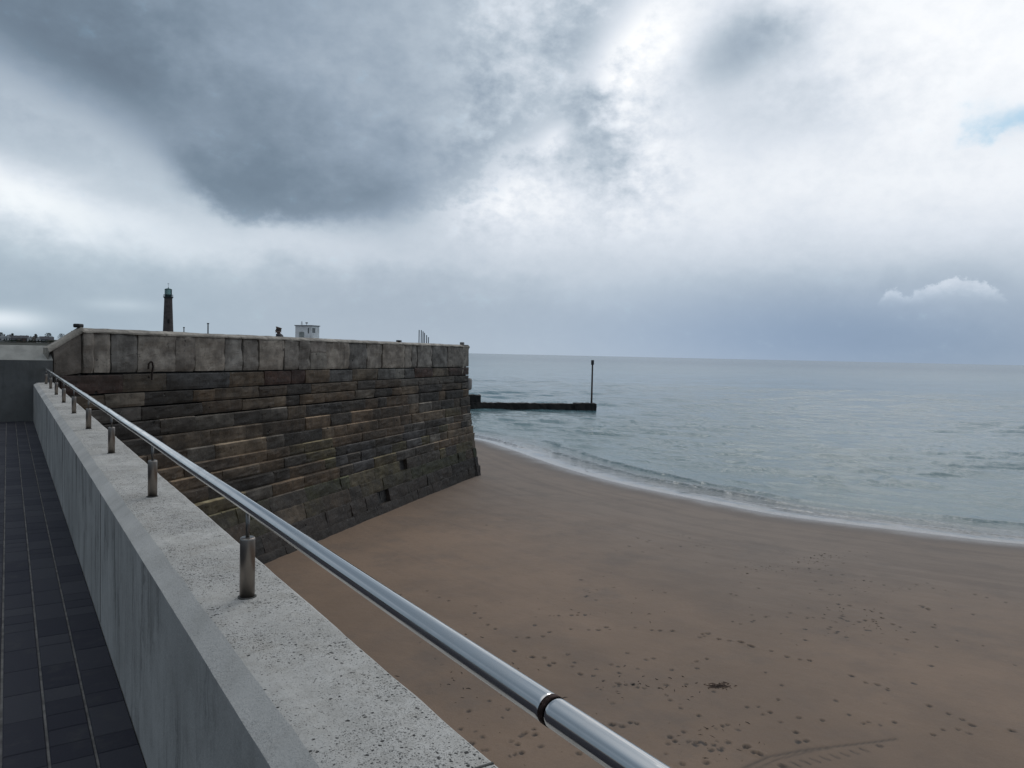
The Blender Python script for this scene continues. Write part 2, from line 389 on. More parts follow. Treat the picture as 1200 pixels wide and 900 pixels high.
def sea_mat():
    m, nt, b, ob = material('sea_water')
    d = attr(nt, 'shore'); foamA = attr(nt, 'foam')
    ox, oy, oz = sep(nt, ob)
    wob = noise(nt, ob, .12, 4, .6)-.5
    dep = (d*-1.0+wob*14.0)
    big = noise(nt, scaled(nt, ob, .02, .05, 1), 1.0, 5, .6)
    deepc = mix(nt, big.step(.35, .65), (.068, .145, .172), (.112, .190, .215))
    deepc = mix(nt, dep.step(90, 900)*.85, deepc, (.028, .082, .114))
    c = mix(nt, dep.step(6, 40), (.095, .160, .168), deepc)
    c = mix(nt, (d*-1.0+wob*2.0).step(.8, 4.5), (.125, .128, .122), c)
    rad = (ox*ox+oy*oy).pow(.5)
    fo = (foamA*noise(nt, scaled(nt, ob, 1, 1, 1), 6.0, 5, .7).step(.46, .60)).clamp()
    c = mix(nt, fo, c, (.62, .63, .66))
    c = mix(nt, attr(nt, 'film').step(0, .9)*noise(nt, comb(nt, ox*1.6, oy*1.6, 0.0), 1.0, 5, .7).step(.38, .60)*.34, c, (.34, .33, .35))
    setv(nt, b, 'Base Color', c); b.inputs['IOR'].default_value = 1.333; setv(nt, b, 'Specular IOR Level', (ox*ox+oy*oy).pow(.5).step(60, 900, .5, .18))
    setv(nt, b, 'Roughness', fo*.4+rad.step(60, 400, .07, .17)*((d*-1.0).step(.6, 3, .6, 1.)))
    rot = nt.nodes.new('ShaderNodeMapping'); rot.inputs['Rotation'].default_value = (0, 0, RD(-40)); rot.inputs['Scale'].default_value = (1.5, .6, 1); nt.links.new(ob, rot.inputs[0])
    wv = noise(nt, rot.outputs[0], 1.1, 4, .6)
    wv2 = noise(nt, rot.outputs[0], 4.5, 4, .65)
    wv3 = noise(nt, rot.outputs[0], .3, 3, .5)
    calm = (d*-1.0+(noise(nt, ob, .5, 3, .6)-.5)*1.2).step(.35, 2.6, .04, 1.0)
    h = (wv*.12+wv2*.045+wv3*.08)*calm+noise(nt, rot.outputs[0], .11, 4, .6)*rad.step(50, 180)*.9
    bump(nt, b, h, 1.0, 1.0)
    return m
M_sea = sea_mat()

def steel(name, col, rough, brush=True):
    m, nt, b, ob = material(name)
    ox, oy, oz = sep(nt, ob)
    s = noise(nt, comb(nt, ox*260.0, oy*1.5, oz*260.0), 1.0, 3, .6)
    g = noise(nt, ob, 5, 5, .65)
    c = mix(nt, g.step(.45, .72)*.35, col, tuple(x*.62 for x in col))
    setv(nt, b, 'Base Color', c); setv(nt, b, 'Metallic', 1.0)
    setv(nt, b, 'Roughness', s*.08+g.step(.4, .7, rough-.05, rough+.1))
    if brush: bump(nt, b, s, .06, .002)
    return m
M_steel = steel('stainless_steel', (.66, .64, .62), .12, False)
M_bronze = steel('stained_steel', (.30, .265, .235), .38, False)
M_pin = steel('steel_pin', (.20, .19, .18), .4, False)
M_rust = simple('rusty_joint', (.050, .024, .017), .7, .2, .4, 60)

def paver_mat():
    m, nt, b, ob = material('dark_block_paver')
    t = attr(nt, 'tone'); n_ = noise(nt, ob, 9, 5, .65)
    c = mix(nt, t, (.019, .019, .028), (.038, .038, .046))
    c = mix(nt, n_.step(.5, .75)*.5, c, (.048, .047, .048))
    setv(nt, b, 'Base Color', c); setv(nt, b, 'Roughness', .8); bump(nt, b, noise(nt, ob, 90, 4), .35, .004)
    b.inputs['Specular IOR Level'].default_value = .25
    return m
M_paver = paver_mat()
M_joint = simple('paving_joint_sand', (.165, .16, .155), .9, 0, .4, 14)

# ------------------------------------------------------------------ shoreline, sand and sea
shore_px = [(563, 515), (600, 527), (650, 545), (700, 560), (750, 572), (800, 582), (850, 592), (900, 602), (950, 609), (1000, 615), (1050, 621), (1100, 627), (1150, 633), (1200, 638)]
SH = [at_z(x, y, SEA)[:2] for x, y in shore_px]
SH = [np.array(p) for p in ((-60, 190), (0, 120), (17, 82), (24, 62))]+SH+[np.array(p) for p in ((30.6, 8.5), (35, 2), (43, -9), (58, -28), (110, -90), (260, -260), (600, -600))]
SH = np.array(SH)
# smooth
t_ = np.r_[0, np.cumsum(np.hypot(*np.diff(SH, axis=0).T))]
tt = np.concatenate([np.linspace(t_[0], t_[4], 40)[:-1], np.linspace(t_[4], t_[17], 120)[:-1], np.linspace(t_[17], t_[-1], 60)])
SHs = np.c_[np.interp(tt, t_, SH[:, 0]), np.interp(tt, t_, SH[:, 1])]
for _ in range(6): SHs[1:-1] = .25*SHs[:-2]+.5*SHs[1:-1]+.25*SHs[2:]
SHt = np.r_[0, np.cumsum(np.hypot(*np.diff(SHs, axis=0).T))]
def shore_dist(P):
    """signed distance (+ inland) and along-shore coordinate"""
    best = np.full(len(P), 1e18); sg = np.zeros(len(P)); al = np.zeros(len(P))
    for k in range(len(SHs)-1):
        a, b_ = SHs[k], SHs[k+1]; e = b_-a; L2 = e@e
        q = P-a; t = np.clip((q@e)/L2, 0, 1); r = q-t[:, None]*e
        d2 = (r*r).sum(1); m = d2 < best
        best[m] = d2[m]; al[m] = SHt[k]+t[m]*math.sqrt(L2)
        sg[m] = np.sign(q[m, 0]*e[1]-q[m, 1]*e[0])
    return np.sqrt(best)*-sg*-1, al
_t = shore_dist(np.array([[5., 15.]]))[0][0]
SGN = 1 if _t > 0 else -1
def sd(P):
    d, a = shore_dist(P); return d*SGN, a
def sand_h(d):
    return np.where(d > 0, SEA+.30*(1-np.exp(-np.maximum(d, 0)/8)), SEA+np.maximum(.0375*d, -3))

xs = np.concatenate([[-400, -150, -60, -30, -12, -4], np.arange(0, 3, .5), np.arange(3, 16.5, .035), np.arange(16.5, 31, .08), np.arange(31.5, 45, 1.5), [50, 60, 80, 120, 200, 400, 700]])
ys = np.concatenate([[-800, -400, -200, -100, -60, -40, -28], np.arange(-20, 4, 1.), np.arange(4, 16, .035), np.arange(16, 34, .1), np.arange(34, 70, 1.), [75, 85, 100, 130, 190]])
X, Y = np.meshgrid(xs, ys, indexing='ij'); P = np.c_[X.ravel(), Y.ravel()]
D, AL = sd(P)
Z = sand_h(D)
Z += .012*fbm2(P[:, 0]*.5, P[:, 1]*.5, 3)*np.clip(D/3, 0, 1)+.006*fbm2(P[:, 0]*2.2, P[:, 1]*2.2, 4)*np.clip(D/2, 0, 1)
damp = np.zeros(len(P))
def sand_z(x, y):
    d, _ = sd(np.array([[x, y]])); return float(sand_h(d)[0])
def pxs(px, py):
    p = at_z(px, py, -5.57)
    for _ in range(3): p = at_z(px, py, sand_z(p[0], p[1]))
    return p
prints = []                                              # x, y, heading, length, depth, darkness
def track(pts, ln=.20, dp=.035, jit=.05, wetn=.8):
    G_ = [pxs(*p)[:2] for p in pts]
    for i, g in enumerate(G_):
        a = G_[max(i-1, 0)]; c = G_[min(i+1, len(G_)-1)]; h = math.atan2(c[1]-a[1], c[0]-a[0])
        prints.append((g[0]+random.uniform(-jit, jit), g[1]+random.uniform(-jit, jit), h+random.uniform(-.3, .3), ln*.50*random.uniform(.75, 1.3), dp*.7*random.uniform(.7, 1.2), wetn*random.uniform(.6, 1.0)))
def crop(pts, x0=500, y0=600, s=3.): return [(x0+x/s, y0+y/s) for x, y in pts]
track(crop([(0, 275), (50, 298), (80, 313), (170, 330), (170, 352), (185, 372), (210, 396), (238, 412), (310, 440), (360, 440), (400, 437), (430, 425), (510, 415), (575, 413), (605, 413), (635, 408), (740, 408), (793, 414), (823, 417), (855, 416)]))
track(crop([(960, 440), (975, 435), (990, 427), (1027, 446), (1060, 453), (1098, 458), (1136, 471)]))
track(crop([(310, 487), (370, 507), (410, 515), (450, 528), (510, 548), (540, 567)]))
track(crop([(640, 78), (740, 92), (775, 100), (850, 78), (885, 84), (955, 118), (975, 124), (905, 84)]), .16)
track(crop([(150, 705), (215, 660), (290, 693), (200, 795), (530, 853)]), .18)
track(crop([(330, 790), (350, 785), (380, 770), (385, 780), (330, 818), (345, 852), (315, 850), (390, 822)]), .2)
track(crop([(650, 749), (690, 750), (725, 745), (740, 748)]), .22, wetn=1)
track(crop([(870, 795), (885, 808), (920, 803), (950, 806), (835, 848), (895, 890), (975, 885), (1130, 833), (1165, 848)]), .2)
track(crop([(670, 600), (700, 605), (735, 610), (765, 618), (680, 612)]), .17)
track(crop([(840, 637), (855, 665), (880, 690), (900, 778), (960, 720), (1040, 755), (1070, 750)]), .15)
c8 = lambda pts: crop(pts, 800, 600, 3.)
track(c8([(120, 445), (160, 452), (195, 457), (237, 471), (312, 487), (368, 507), (410, 519), (448, 528), (590, 576), (648, 600), (684, 612), (727, 624), (876, 684), (935, 714), (980, 735), (1030, 752), (1150, 767)]), .2, wetn=1)
track(c8([(72, 433), (90, 427), (165, 385), (195, 395), (290, 366), (245, 365), (455, 370), (490, 374), (565, 376)]), .17)
track(c8([(215, 685), (265, 690), (275, 713), (345, 744), (400, 777), (435, 805), (485, 732), (405, 718), (295, 700)]), .19)
track(c8([(245, 850), (265, 846), (225, 835), (340, 893)]), .22, wetn=1)
track(c8([(625, 745), (665, 742), (752, 746), (875, 778), (925, 772), (955, 762)]), .18, wetn=.7)
track(c8([(50, 520), (75, 517), (55, 548), (35, 525), (290, 560), (345, 607), (335, 657)]), .14)
track(c8([(870, 268), (925, 275), (1030, 292), (1070, 300), (1130, 316), (1190, 322), (1020, 360), (1110, 380)]), .18)
track(c8([(640, 380), (650, 383), (665, 378), (625, 388), (700, 370), (735, 395), (765, 405), (672, 350), (690, 355), (785, 445), (820, 422), (885, 405), (960, 450)]), .2)
track(c8([(490, 275), (520, 290), (555, 292), (590, 328), (610, 318), (480, 203), (500, 208), (520, 222), (450, 198)]), .22)
track(c8([(765, 268), (800, 272), (820, 255), (630, 240), (655, 243), (560, 180)]), .2, wetn=.7)
track(c8([(845, 335), (855, 338), (865, 340)]), .26, .05, wetn=1)
track(c8([(45, 120), (60, 118), (80, 125), (20, 90), (60, 85), (165, 290), (180, 292), (205, 248), (265, 268)]), .18)
for cx, cy, sx, sy, n in [(560, 860, 40, 25, 14), (700, 800, 90, 30, 26), (830, 860, 50, 30, 26), (760, 790, 40, 20, 18), (930, 720, 60, 20, 22), (1010, 740, 40, 14, 14), (770, 640, 70, 14, 14), (640, 720, 50, 22, 10), (720, 690, 60, 15, 10), (1120, 790, 70, 30, 10), (980, 680, 60, 10, 16), (600, 620, 60, 12, 7), (870, 670, 40, 8, 8), (1000, 840, 120, 25, 12), (500, 760, 40, 20, 10), (470, 700, 40, 16, 5)]:
    for _ in range(int(n*.65)):
        g = pxs(random.gauss(cx, sx*.6), random.gauss(cy, sy*.6))
        prints.append((g[0], g[1], random.uniform(0, 6.28), random.uniform(.05, .13), random.uniform(.006, .02), random.uniform(.3, .95)))
nx_, ny_ = len(xs), len(ys)
Zg = Z.reshape(nx_, ny_); Dg = damp.reshape(nx_, ny_)
for x, y, h, ln, dp, wt in prints:
    i0, i1 = np.searchsorted(xs, [x-.35, x+.35]); j0, j1 = np.searchsorted(ys, [y-.35, y+.35])
    if i1 <= i0 or j1 <= j0: continue
    dx = X[i0:i1, j0:j1]-x; dy = Y[i0:i1, j0:j1]-y
    u = (dx*math.cos(h)+dy*math.sin(h))/(ln*.46); v = (-dx*math.sin(h)+dy*math.cos(h))/(ln*.24+.015)
    q = u*u+v*v
    Zg[i0:i1, j0:j1] += -dp*np.exp(-q*1.4)+dp*.35*np.exp(-(np.sqrt(q)-1.6)**2*4)
    Dg[i0:i1, j0:j1] = np.maximum(Dg[i0:i1, j0:j1], min(1, wt*1.25)*np.clip((1.25-q)*1.6, 0, 1))
# a curved rut with chevron tread marks, lower right
def rut(pts, wid, dp, wt):
    G_ = np.array([pxs(*p)[:2] for p in pts]); L = np.r_[0, np.cumsum(np.hypot(*np.diff(G_, axis=0).T))]
    for s in np.arange(0, L[-1], .03):
        x = np.interp(s, L, G_[:, 0]); y = np.interp(s, L, G_[:, 1])
        i0, i1 = np.searchsorted(xs, [x-.25, x+.25]); j0, j1 = np.searchsorted(ys, [y-.25, y+.25])
        q = ((X[i0:i1, j0:j1]-x)**2+(Y[i0:i1, j0:j1]-y)**2)/wid**2
        Zg[i0:i1, j0:j1] = np.minimum(Zg[i0:i1, j0:j1], Z.min() if False else Zg[i0:i1, j0:j1]-dp*.12*np.exp(-q))
        Dg[i0:i1, j0:j1] = np.maximum(Dg[i0:i1, j0:j1], wt*np.exp(-q*1.2))
rut([(868, 902), (900, 887), (940, 879), (980, 874), (1020, 870), (1050, 866)], .032, .03, .7)
rut([(880, 905), (910, 890), (950, 880), (975, 876)], .025, .02, .55)
for k in range(9):
    bx = 920+k*11.5; by = 899-k*2.4
    rut([(bx-4, by-3), (bx+6, by+1)], .024, .03, .85)
sand = link_mesh('sand', np.c_[P, Zg.ravel()], grid_faces(nx_, ny_), M_sand, smooth=True, attrs={'shore': D, 'along': AL, 'damp': Dg.ravel()})
tag(sand, 'wet brown beach sand with footprints between the stone pier and the sea', 'sand', kind='structure')

# sea: polar sheet, fine inside the bay and coarse elsewhere
azs = np.concatenate([np.arange(-180, 24, 4.), np.arange(24, 76, .1), np.arange(76, 180.1, 4.)])
rs = [12.0]
while rs[-1] < 60000: rs.append(rs[-1]*(1.0026 if rs[-1] < 62 else 1.0042 if rs[-1] < 170 else 1.02 if rs[-1] < 600 else 1.09))
rs = np.array(rs)
A_, R_ = np.meshgrid(np.radians(azs), rs, indexing='ij')
P = np.c_[(R_*np.sin(A_)).ravel(), (R_*np.cos(A_)).ravel()]
D, AL = sd(P); depth = -D
Rf = R_.ravel(); inw = ((A_ > RD(24)) & (A_ < RD(76))).ravel()
Z = np.zeros(len(P)); r2 = np.random.default_rng(5)
sp = np.maximum(Rf*.0042, .05)
th0 = RD(90-50); Uc = P[:, 0]*math.cos(th0)+P[:, 1]*math.sin(th0); Vc = -P[:, 0]*math.sin(th0)+P[:, 1]*math.cos(th0)
ridge = 1-np.abs(fbm2(Uc*1.1+.3*fbm2(Vc*.5, Uc*.3, 61, 2), Vc*.50, 62, 2))
ridge2 = 1-np.abs(fbm2(Uc*.33+5, Vc*.10, 63, 3))
for k in range(46):
    lam = .7*(9.0**r2.random()); th = RD(90-50)+r2.normal(0, .38); ph = r2.random()*6.28
    kx, ky = math.cos(th)*2*math.pi/lam, math.sin(th)*2*math.pi/lam
    amp = lam*.0048*(1.0 if lam > 1.2 else 1.1)
    fade = np.clip((lam/sp-3)/3, 0, 1)
    s = np.sin(kx*P[:, 0]+ky*P[:, 1]+ph)
    Z += amp*fade*s
Z += (.065*np.clip((ridge-.84)/.16, 0, 1)**1.5*np.clip(.6+1.3*fbm2(Uc*.35, Vc*.2, 66, 2), 0, 1)*np.clip((110-Rf)/40, 0, 1)+.05*np.clip((ridge2-.86)/.14, 0, 1)**2*np.clip((190-Rf)/60, 0, 1)*np.clip((Rf-60)/30, 0, 1))
gust = .55+.9*np.clip(fbm2(P[:, 0]*.05, P[:, 1]*.11, 21, 3)+.35, 0, 1)
Z *= np.clip((depth-1.0)/9, 0, 1)*gust
# wavelets running up the beach
foam = np.zeros(len(P))
def wavelet(d0, amp, wf, wb, seed, foam_amt):
    global Z, foam
    mod = np.clip(fbm2(AL*.11, AL*0+seed*3.7, seed, 3)*1.6+.55, 0, 1)
    c = d0+.55*fbm2(AL*.16, AL*0+1.3, seed+9, 3)+.12*fbm2(AL*1.3, AL*0+2, seed+5, 2)
    q = depth-c
    prof = np.where(q < 0, np.exp(-(q/wf)**2), np.exp(-(q/wb)**2))
    Z += amp*mod*prof
    foam = np.maximum(foam, foam_amt*mod*np.exp(-((q+wf*.9)/(wf*1.2))**2))
wavelet(1.25, .085, .10, .40, 31, .6)
wavelet(2.3, .10, .13, .5, 36, .3)
wavelet(3.6, .11, .16, .6, 32, .2)
wavelet(5.6, .10, .22, .8, 33, .1)
wavelet(8.5, .08, .35, 1.2, 34, 0)
wavelet(12.5, .09, .5, 1.5, 35, 0)
foam = np.maximum(foam, .22*np.exp(-((depth-.15-.2*fbm2(AL*.5, AL*0, 41, 3))/.16)**2))
film = np.clip(1-np.abs(depth-.5-.25*fbm2(AL*.4, AL*0+4, 44, 3))/(.85+.3*fbm2(AL*.22, AL*0+8, 45, 3)), 0, 1)
sea = link_mesh('sea', np.c_[P, SEA+Z*inw], grid_faces(len(azs), len(rs))[:, ::-1], M_sea, smooth=True, attrs={'shore': D, 'foam': foam, 'film': film})
tag(sea, 'grey green sea with small wavelets running onto the beach', 'sea', kind='structure')

# ------------------------------------------------------------------ seaweed
M_weed = simple('dark_seaweed', (.022, .013, .008), .7, 0, .5, 8)
M_weed2 = simple('reddish_seaweed', (.085, .050, .034), .7, 0, .5, 8)
def flakes(n, pick, size, hgt):
    V = []; Fs = []
    for _ in range(n):
        x, y = pick(); z = sand_z(x, y); a = random.uniform(0, 6.28); L = size*random.uniform(.5, 1.6); W = L*random.uniform(.25, .6); h = hgt*random.uniform(.4, 1)
        b0 = len(V); c, s = math.cos(a), math.sin(a); bend = random.uniform(-.5, .5)*L
        for u in (-1, 0, 1):
            ww = W*(1 if u == 0 else .35); off = bend*(1-u*u)
            for v, zz in ((-1, -.012), (0, h), (1, -.012)):
                px_, py_ = u*L, off+v*ww
                V.append((x+c*px_-s*py_, y+s*px_+c*py_, z+zz*(1 if v else (1 if u == 0 else .35))))
        for i in range(2):
            for j in range(2): Fs.append((b0+i*3+j, b0+i*3+j+3, b0+i*3+j+4, b0+i*3+j+1))
    return V, Fs
def pick_scrap():
    c = random.choice([(640, 850, 60, 25), (830, 860, 45, 25), (770, 805, 60, 18), (940, 660, 50, 8), (1000, 690, 50, 14), (900, 665, 30, 4), (560, 790, 50, 30), (700, 700, 70, 20), (1000, 760, 120, 40), (980, 652, 30, 4), (1010, 730, 40, 12)])
    g = pxs(random.gauss(c[0], c[2]*.7), random.gauss(c[1], c[3]*.7)); return g[0], g[1]
V, Fs = flakes(380, pick_scrap, .032, .012)
tag(link_mesh('seaweed_scraps', V, Fs, M_weed), 'dark scraps of seaweed scattered over the damp sand', 'seaweed', kind='stuff')
g0 = pxs(842, 804); hd = math.atan2(-.5, 1)
def pick_clump():
    u = random.gauss(0, .10); v = random.gauss(0, .05); return g0[0]+u*math.cos(-.5)-v*math.sin(-.5), g0[1]+u*math.sin(-.5)+v*math.cos(-.5)
V, Fs = flakes(120, pick_clump, .036, .016)
tag(link_mesh('seaweed_clump', V, Fs, M_weed2), 'reddish brown clump of seaweed lying alone on the sand near the rail', 'seaweed')

# ------------------------------------------------------------------ promenade
YB = -5.0; YC = 18.68; XI = .44; XO = .80
bm = bmesh.new(); add_box(bm, ((-30+XI)/2, (YB-25+YC+.35)/2, GROUND-2.6), (30+XI-.004, YC+.35+25-YB, 5.17))
o = from_bm('walkway', bm, M_joint); tag(o, 'dark block paved walkway beside the concrete parapet', 'walkway', kind='structure')
# individual pavers (one mesh, they are a surface pattern)
V = []; Fq = []; tone = []
step = .157; plen = .151
ci = 0
for k in range(0, 60):
    x1 = XI-.003-k*step; x0 = x1-step+.011
    off = random.choice([0, .5, .25])*plen*2
    y = -3.0-off
    while y < YC:
        L = plen*random.choice([1, 2, 2, 1]) if k % 3 else plen*random.choice([1, 1, 2])
        y0, y1 = y+.0012, min(y+L-.0012, YC-.002); y += L
        if y1-y0 < .02: continue
        z1 = GROUND+random.uniform(-.001, .0012); zb = GROUND-.02; bv = .004
        b0 = len(V); tv = random.random()
        V += [(x0, y0, zb), (x1, y0, zb), (x1, y1, zb), (x0, y1, zb), (x0, y0, z1-bv), (x1, y0, z1-bv), (x1, y1, z1-bv), (x0, y1, z1-bv),
              (x0+bv, y0+bv, z1), (x1-bv, y0+bv, z1), (x1-bv, y1-bv, z1), (x0+bv, y1-bv, z1)]
        tone += [tv]*12
        for r0_ in (0, 4):
            for q in range(4): Fq.append((b0+r0_+q, b0+r0_+(q+1) % 4, b0+r0_+4+(q+1) % 4, b0+r0_+4+q))
        Fq.append((b0+8, b0+9, b0+10, b0+11))
pav = link_mesh('paving', V, np.array(Fq), M_paver, attrs={'tone': tone})
tag(pav, 'charcoal block pavers in rows with pale joints along the parapet foot', 'paving', kind='structure')

# concrete parapet: swept section with a hand-struck, wandering chamfer
ysec = np.arange(YB, YC+.16, .04); ysec[-1] = YC+.15
sec = []
for y in ysec:
    wv = .007*fbm2(np.array([y*.9]), np.array([.3]), 51, 3)[0]+.006*fbm2(np.array([y*4.]), np.array([.3]), 52, 3)[0]
    w2 = .010*fbm2(np.array([y*.6]), np.array([1.3]), 53, 3)[0]
    e = .0022*fbm2(np.array([y*7.]), np.array([2.3]), 54, 3)[0]
    xc = XI+.060+wv*.9+w2*.6
    pts = [(XI, GROUND-.3), (XI, GROUND+.002), (XI, -.87), (XI, -.843+e), (xc, -.801+e*.3)]
    for q in np.linspace(xc+.04, XO-.03, 7): pts.append((q, -.7985+.0012*math.sin(q*40)))
    pts += [(XO-.012, -.800), (XO-.003+e*.6, -.806+e), (XO+e*.3, -.822), (XO, -1.6), (XO, -6.4), (XI, -6.4)]
    sec.append([(x, y, z) for x, z in pts])
S = np.array(sec); ns, npn = S.shape[:2]
Fq = []
for i in range(ns-1):
    for j in range(npn):
        a = i*npn+j; b_ = i*npn+(j+1) % npn; Fq.append((a, b_, b_+npn, a+npn))
par = link_mesh('concrete_parapet', S.reshape(-1, 3), np.array(Fq), M_conc)
tag(par, 'long low concrete parapet with pitted chamfered top carrying the steel handrail', 'parapet wall')
# cast joints across the parapet top, as shallow dark seams
M_seam = simple('cast_joint', (.07, .068, .062), .9, 0, .4, 40)
for yj in (1.40, 4.9, 8.5, 12.2, 15.7):
    if yj < 2:
        bm = bmesh.new(); add_box(bm, (XO-.06, yj-.16, -.7995), (.10, .005, .005), 0, 0); vs_ = from_bm('joint_seam', bm, M_seam, par)
    bm = bmesh.new(); add_box(bm, (XI-.0005, yj+.02, -1.22), (.003, .005, .74)); from_bm('joint_seam', bm, M_seam, par)

# cross wall at the end of the walkway
bm = bmesh.new()
xl, xr = -14.0, .786
def slab(bm, prof, x0, x1, x1s=None):
    a = [bm.verts.new((x0, y, z)) for y, z in prof]; b_ = [bm.verts.new(((x1s[i] if x1s else x1), y, z)) for i, (y, z) in enumerate(prof)]
    n = len(prof)
    for i in range(n): bm.faces.new((a[i], a[(i+1) % n], b_[(i+1) % n], b_[i]))
    bm.faces.new(a[::-1]); bm.faces.new(b_)
slab(bm, [(YC, -6.3), (YC, -.345), (YC+.40, -.345), (YC+.40, -6.3)], xl, xr, [xr, xr, xr-.07, xr-.07])
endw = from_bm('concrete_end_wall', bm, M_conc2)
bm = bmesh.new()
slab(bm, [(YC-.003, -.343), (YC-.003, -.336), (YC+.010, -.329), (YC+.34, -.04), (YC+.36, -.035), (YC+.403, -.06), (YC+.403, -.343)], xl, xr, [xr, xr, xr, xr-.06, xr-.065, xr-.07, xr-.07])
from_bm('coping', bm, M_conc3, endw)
tag(endw, 'plain grey concrete wall with pale sloping top across the end of the walkway', 'wall')

# ------------------------------------------------------------------ handrail
RX, RZ, RR = .641, -.5025, .0216
hr = empty('handrail', (RX, 8, -.8), 'long polished steel handrail on short posts along the parapet top', 'handrail')
def tube(name, y0, y1, r, mat, parent, closed=True, seg=32, n=40):
    bm = bmesh.new(); rings = []
    prof = [(y0, r-.002), (y0+.002, r)]+[(y, r) for y in np.linspace(y0+.01, y1-.01, n)]+[(y1-.002, r), (y1, r-.002)]
    for y, rr in prof:
        dz = .0012*math.sin(y*3.1); rings.append([bm.verts.new((RX+rr*math.cos(2*math.pi*k/seg), y, RZ+dz+rr*math.sin(2*math.pi*k/seg))) for k in range(seg)])
    for a, b_ in zip(rings, rings[1:]):
        for k in range(seg): bm.faces.new((a[k], a[(k+1) % seg], b_[(k+1) % seg], b_[k]))
    bm.faces.new(rings[0][::-1]); bm.faces.new(rings[-1])
    o = from_bm(name, bm, mat, None, True); o.parent = parent; o.matrix_parent_inverse = parent.matrix_world.inverted(); return o
bpy.context.view_layer.update()
YJ = .852
tube('rail_tube', -4.6, YJ-.003, RR, M_steel, hr)
tube('rail_tube', YJ+.004, YC-.004, RR, M_steel, hr)
tube('rusty_joint', YJ-.0025, YJ+.0045, RR+.0005, M_rust, hr, n=2)
Yp = [2.499+1.933*k for k in range(-3, 9)]
def post(y):
    bm = bmesh.new()
    lathe(bm, [(.0235, -.801), (.0235, -.612), (.0225, -.606), (.019, -.604), (.0185, -.607)], 24, RX, y)
    p = from_bm('post', bm, M_bronze, None, True); p.parent = hr; p.matrix_parent_inverse = hr.matrix_world.inverted()
    bm = bmesh.new(); lathe(bm, [(.0065, -.61), (.0065, RZ-RR+.003)], 12, RX, y)
    q = from_bm('pin', bm, M_pin, None, True); q.parent = p
    bm = bmesh.new(); lathe(bm, [(.020, -.6075), (.020, -.6035)], 24, RX, y); from_bm('cap', bm, M_pin, p)
    bm = bmesh.new(); lathe(bm, [(.030, -.8015), (.029, -.7955), (.024, -.795)], 24, RX, y); from_bm('foot_sealant', bm, M_seam, p, True)
for y in Yp: post(y)
for ch in hr.children:
    for s_ in ch.children: pass
for o in list(hr.children):
    for me_poly in (o.data.polygons,): pass

# ------------------------------------------------------------------ stone pier wall
dvec = np.array([.81898678, .57381239]); nvec = np.array([.57381239, -.81898678]); A0 = np.array([1.9, 19.4])
S0, S1 = -.66, 19.17
ZC_far = [-.62, -1.0, -1.30, -1.6, -2.0, -2.39, -2.75, -3.05, -3.34, -3.66, -3.99, -4.38, -4.80, -5.24, -5.75, -6.3]
NC = len(ZC_far)
def zc(i, s):
    """course line i at station s: near end sits a little lower"""
    f = 1-np.clip(s/19., 0, 1); return ZC_far[i]-f*(.0 if i == 0 else .05+.11*min(1, i/3))
base_n = lambda s: 2.15-(2.15-.27)*np.clip(s/19.5, -.05, 1)**.9 if s > 0 else 2.15
OFFF = [0, -.01, .0, .012, .06, .13, .20, .27, .345, .43, .53, .62, .73, .85, 1.0, 1.12]       # share of the batter at each course line
ENDO = [0, .03, .03, .02, .05, .10, .17, .22, .28, .36, .46, .56, .68, .82, 1.0, 1.1]             # outward run of the end face
def wall_pt(s, i_frac):
    pass
sw = empty('stone_sea_wall', (A0[0], A0[1], DECK), 'old stone pier wall of dark stepped courses under a pale block parapet', 'sea wall')
bpy.context.view_layer.update()
def place(o, parent):
    o.parent = parent; o.matrix_parent_inverse = Matrix.Translation(parent.location).inverted(); return o
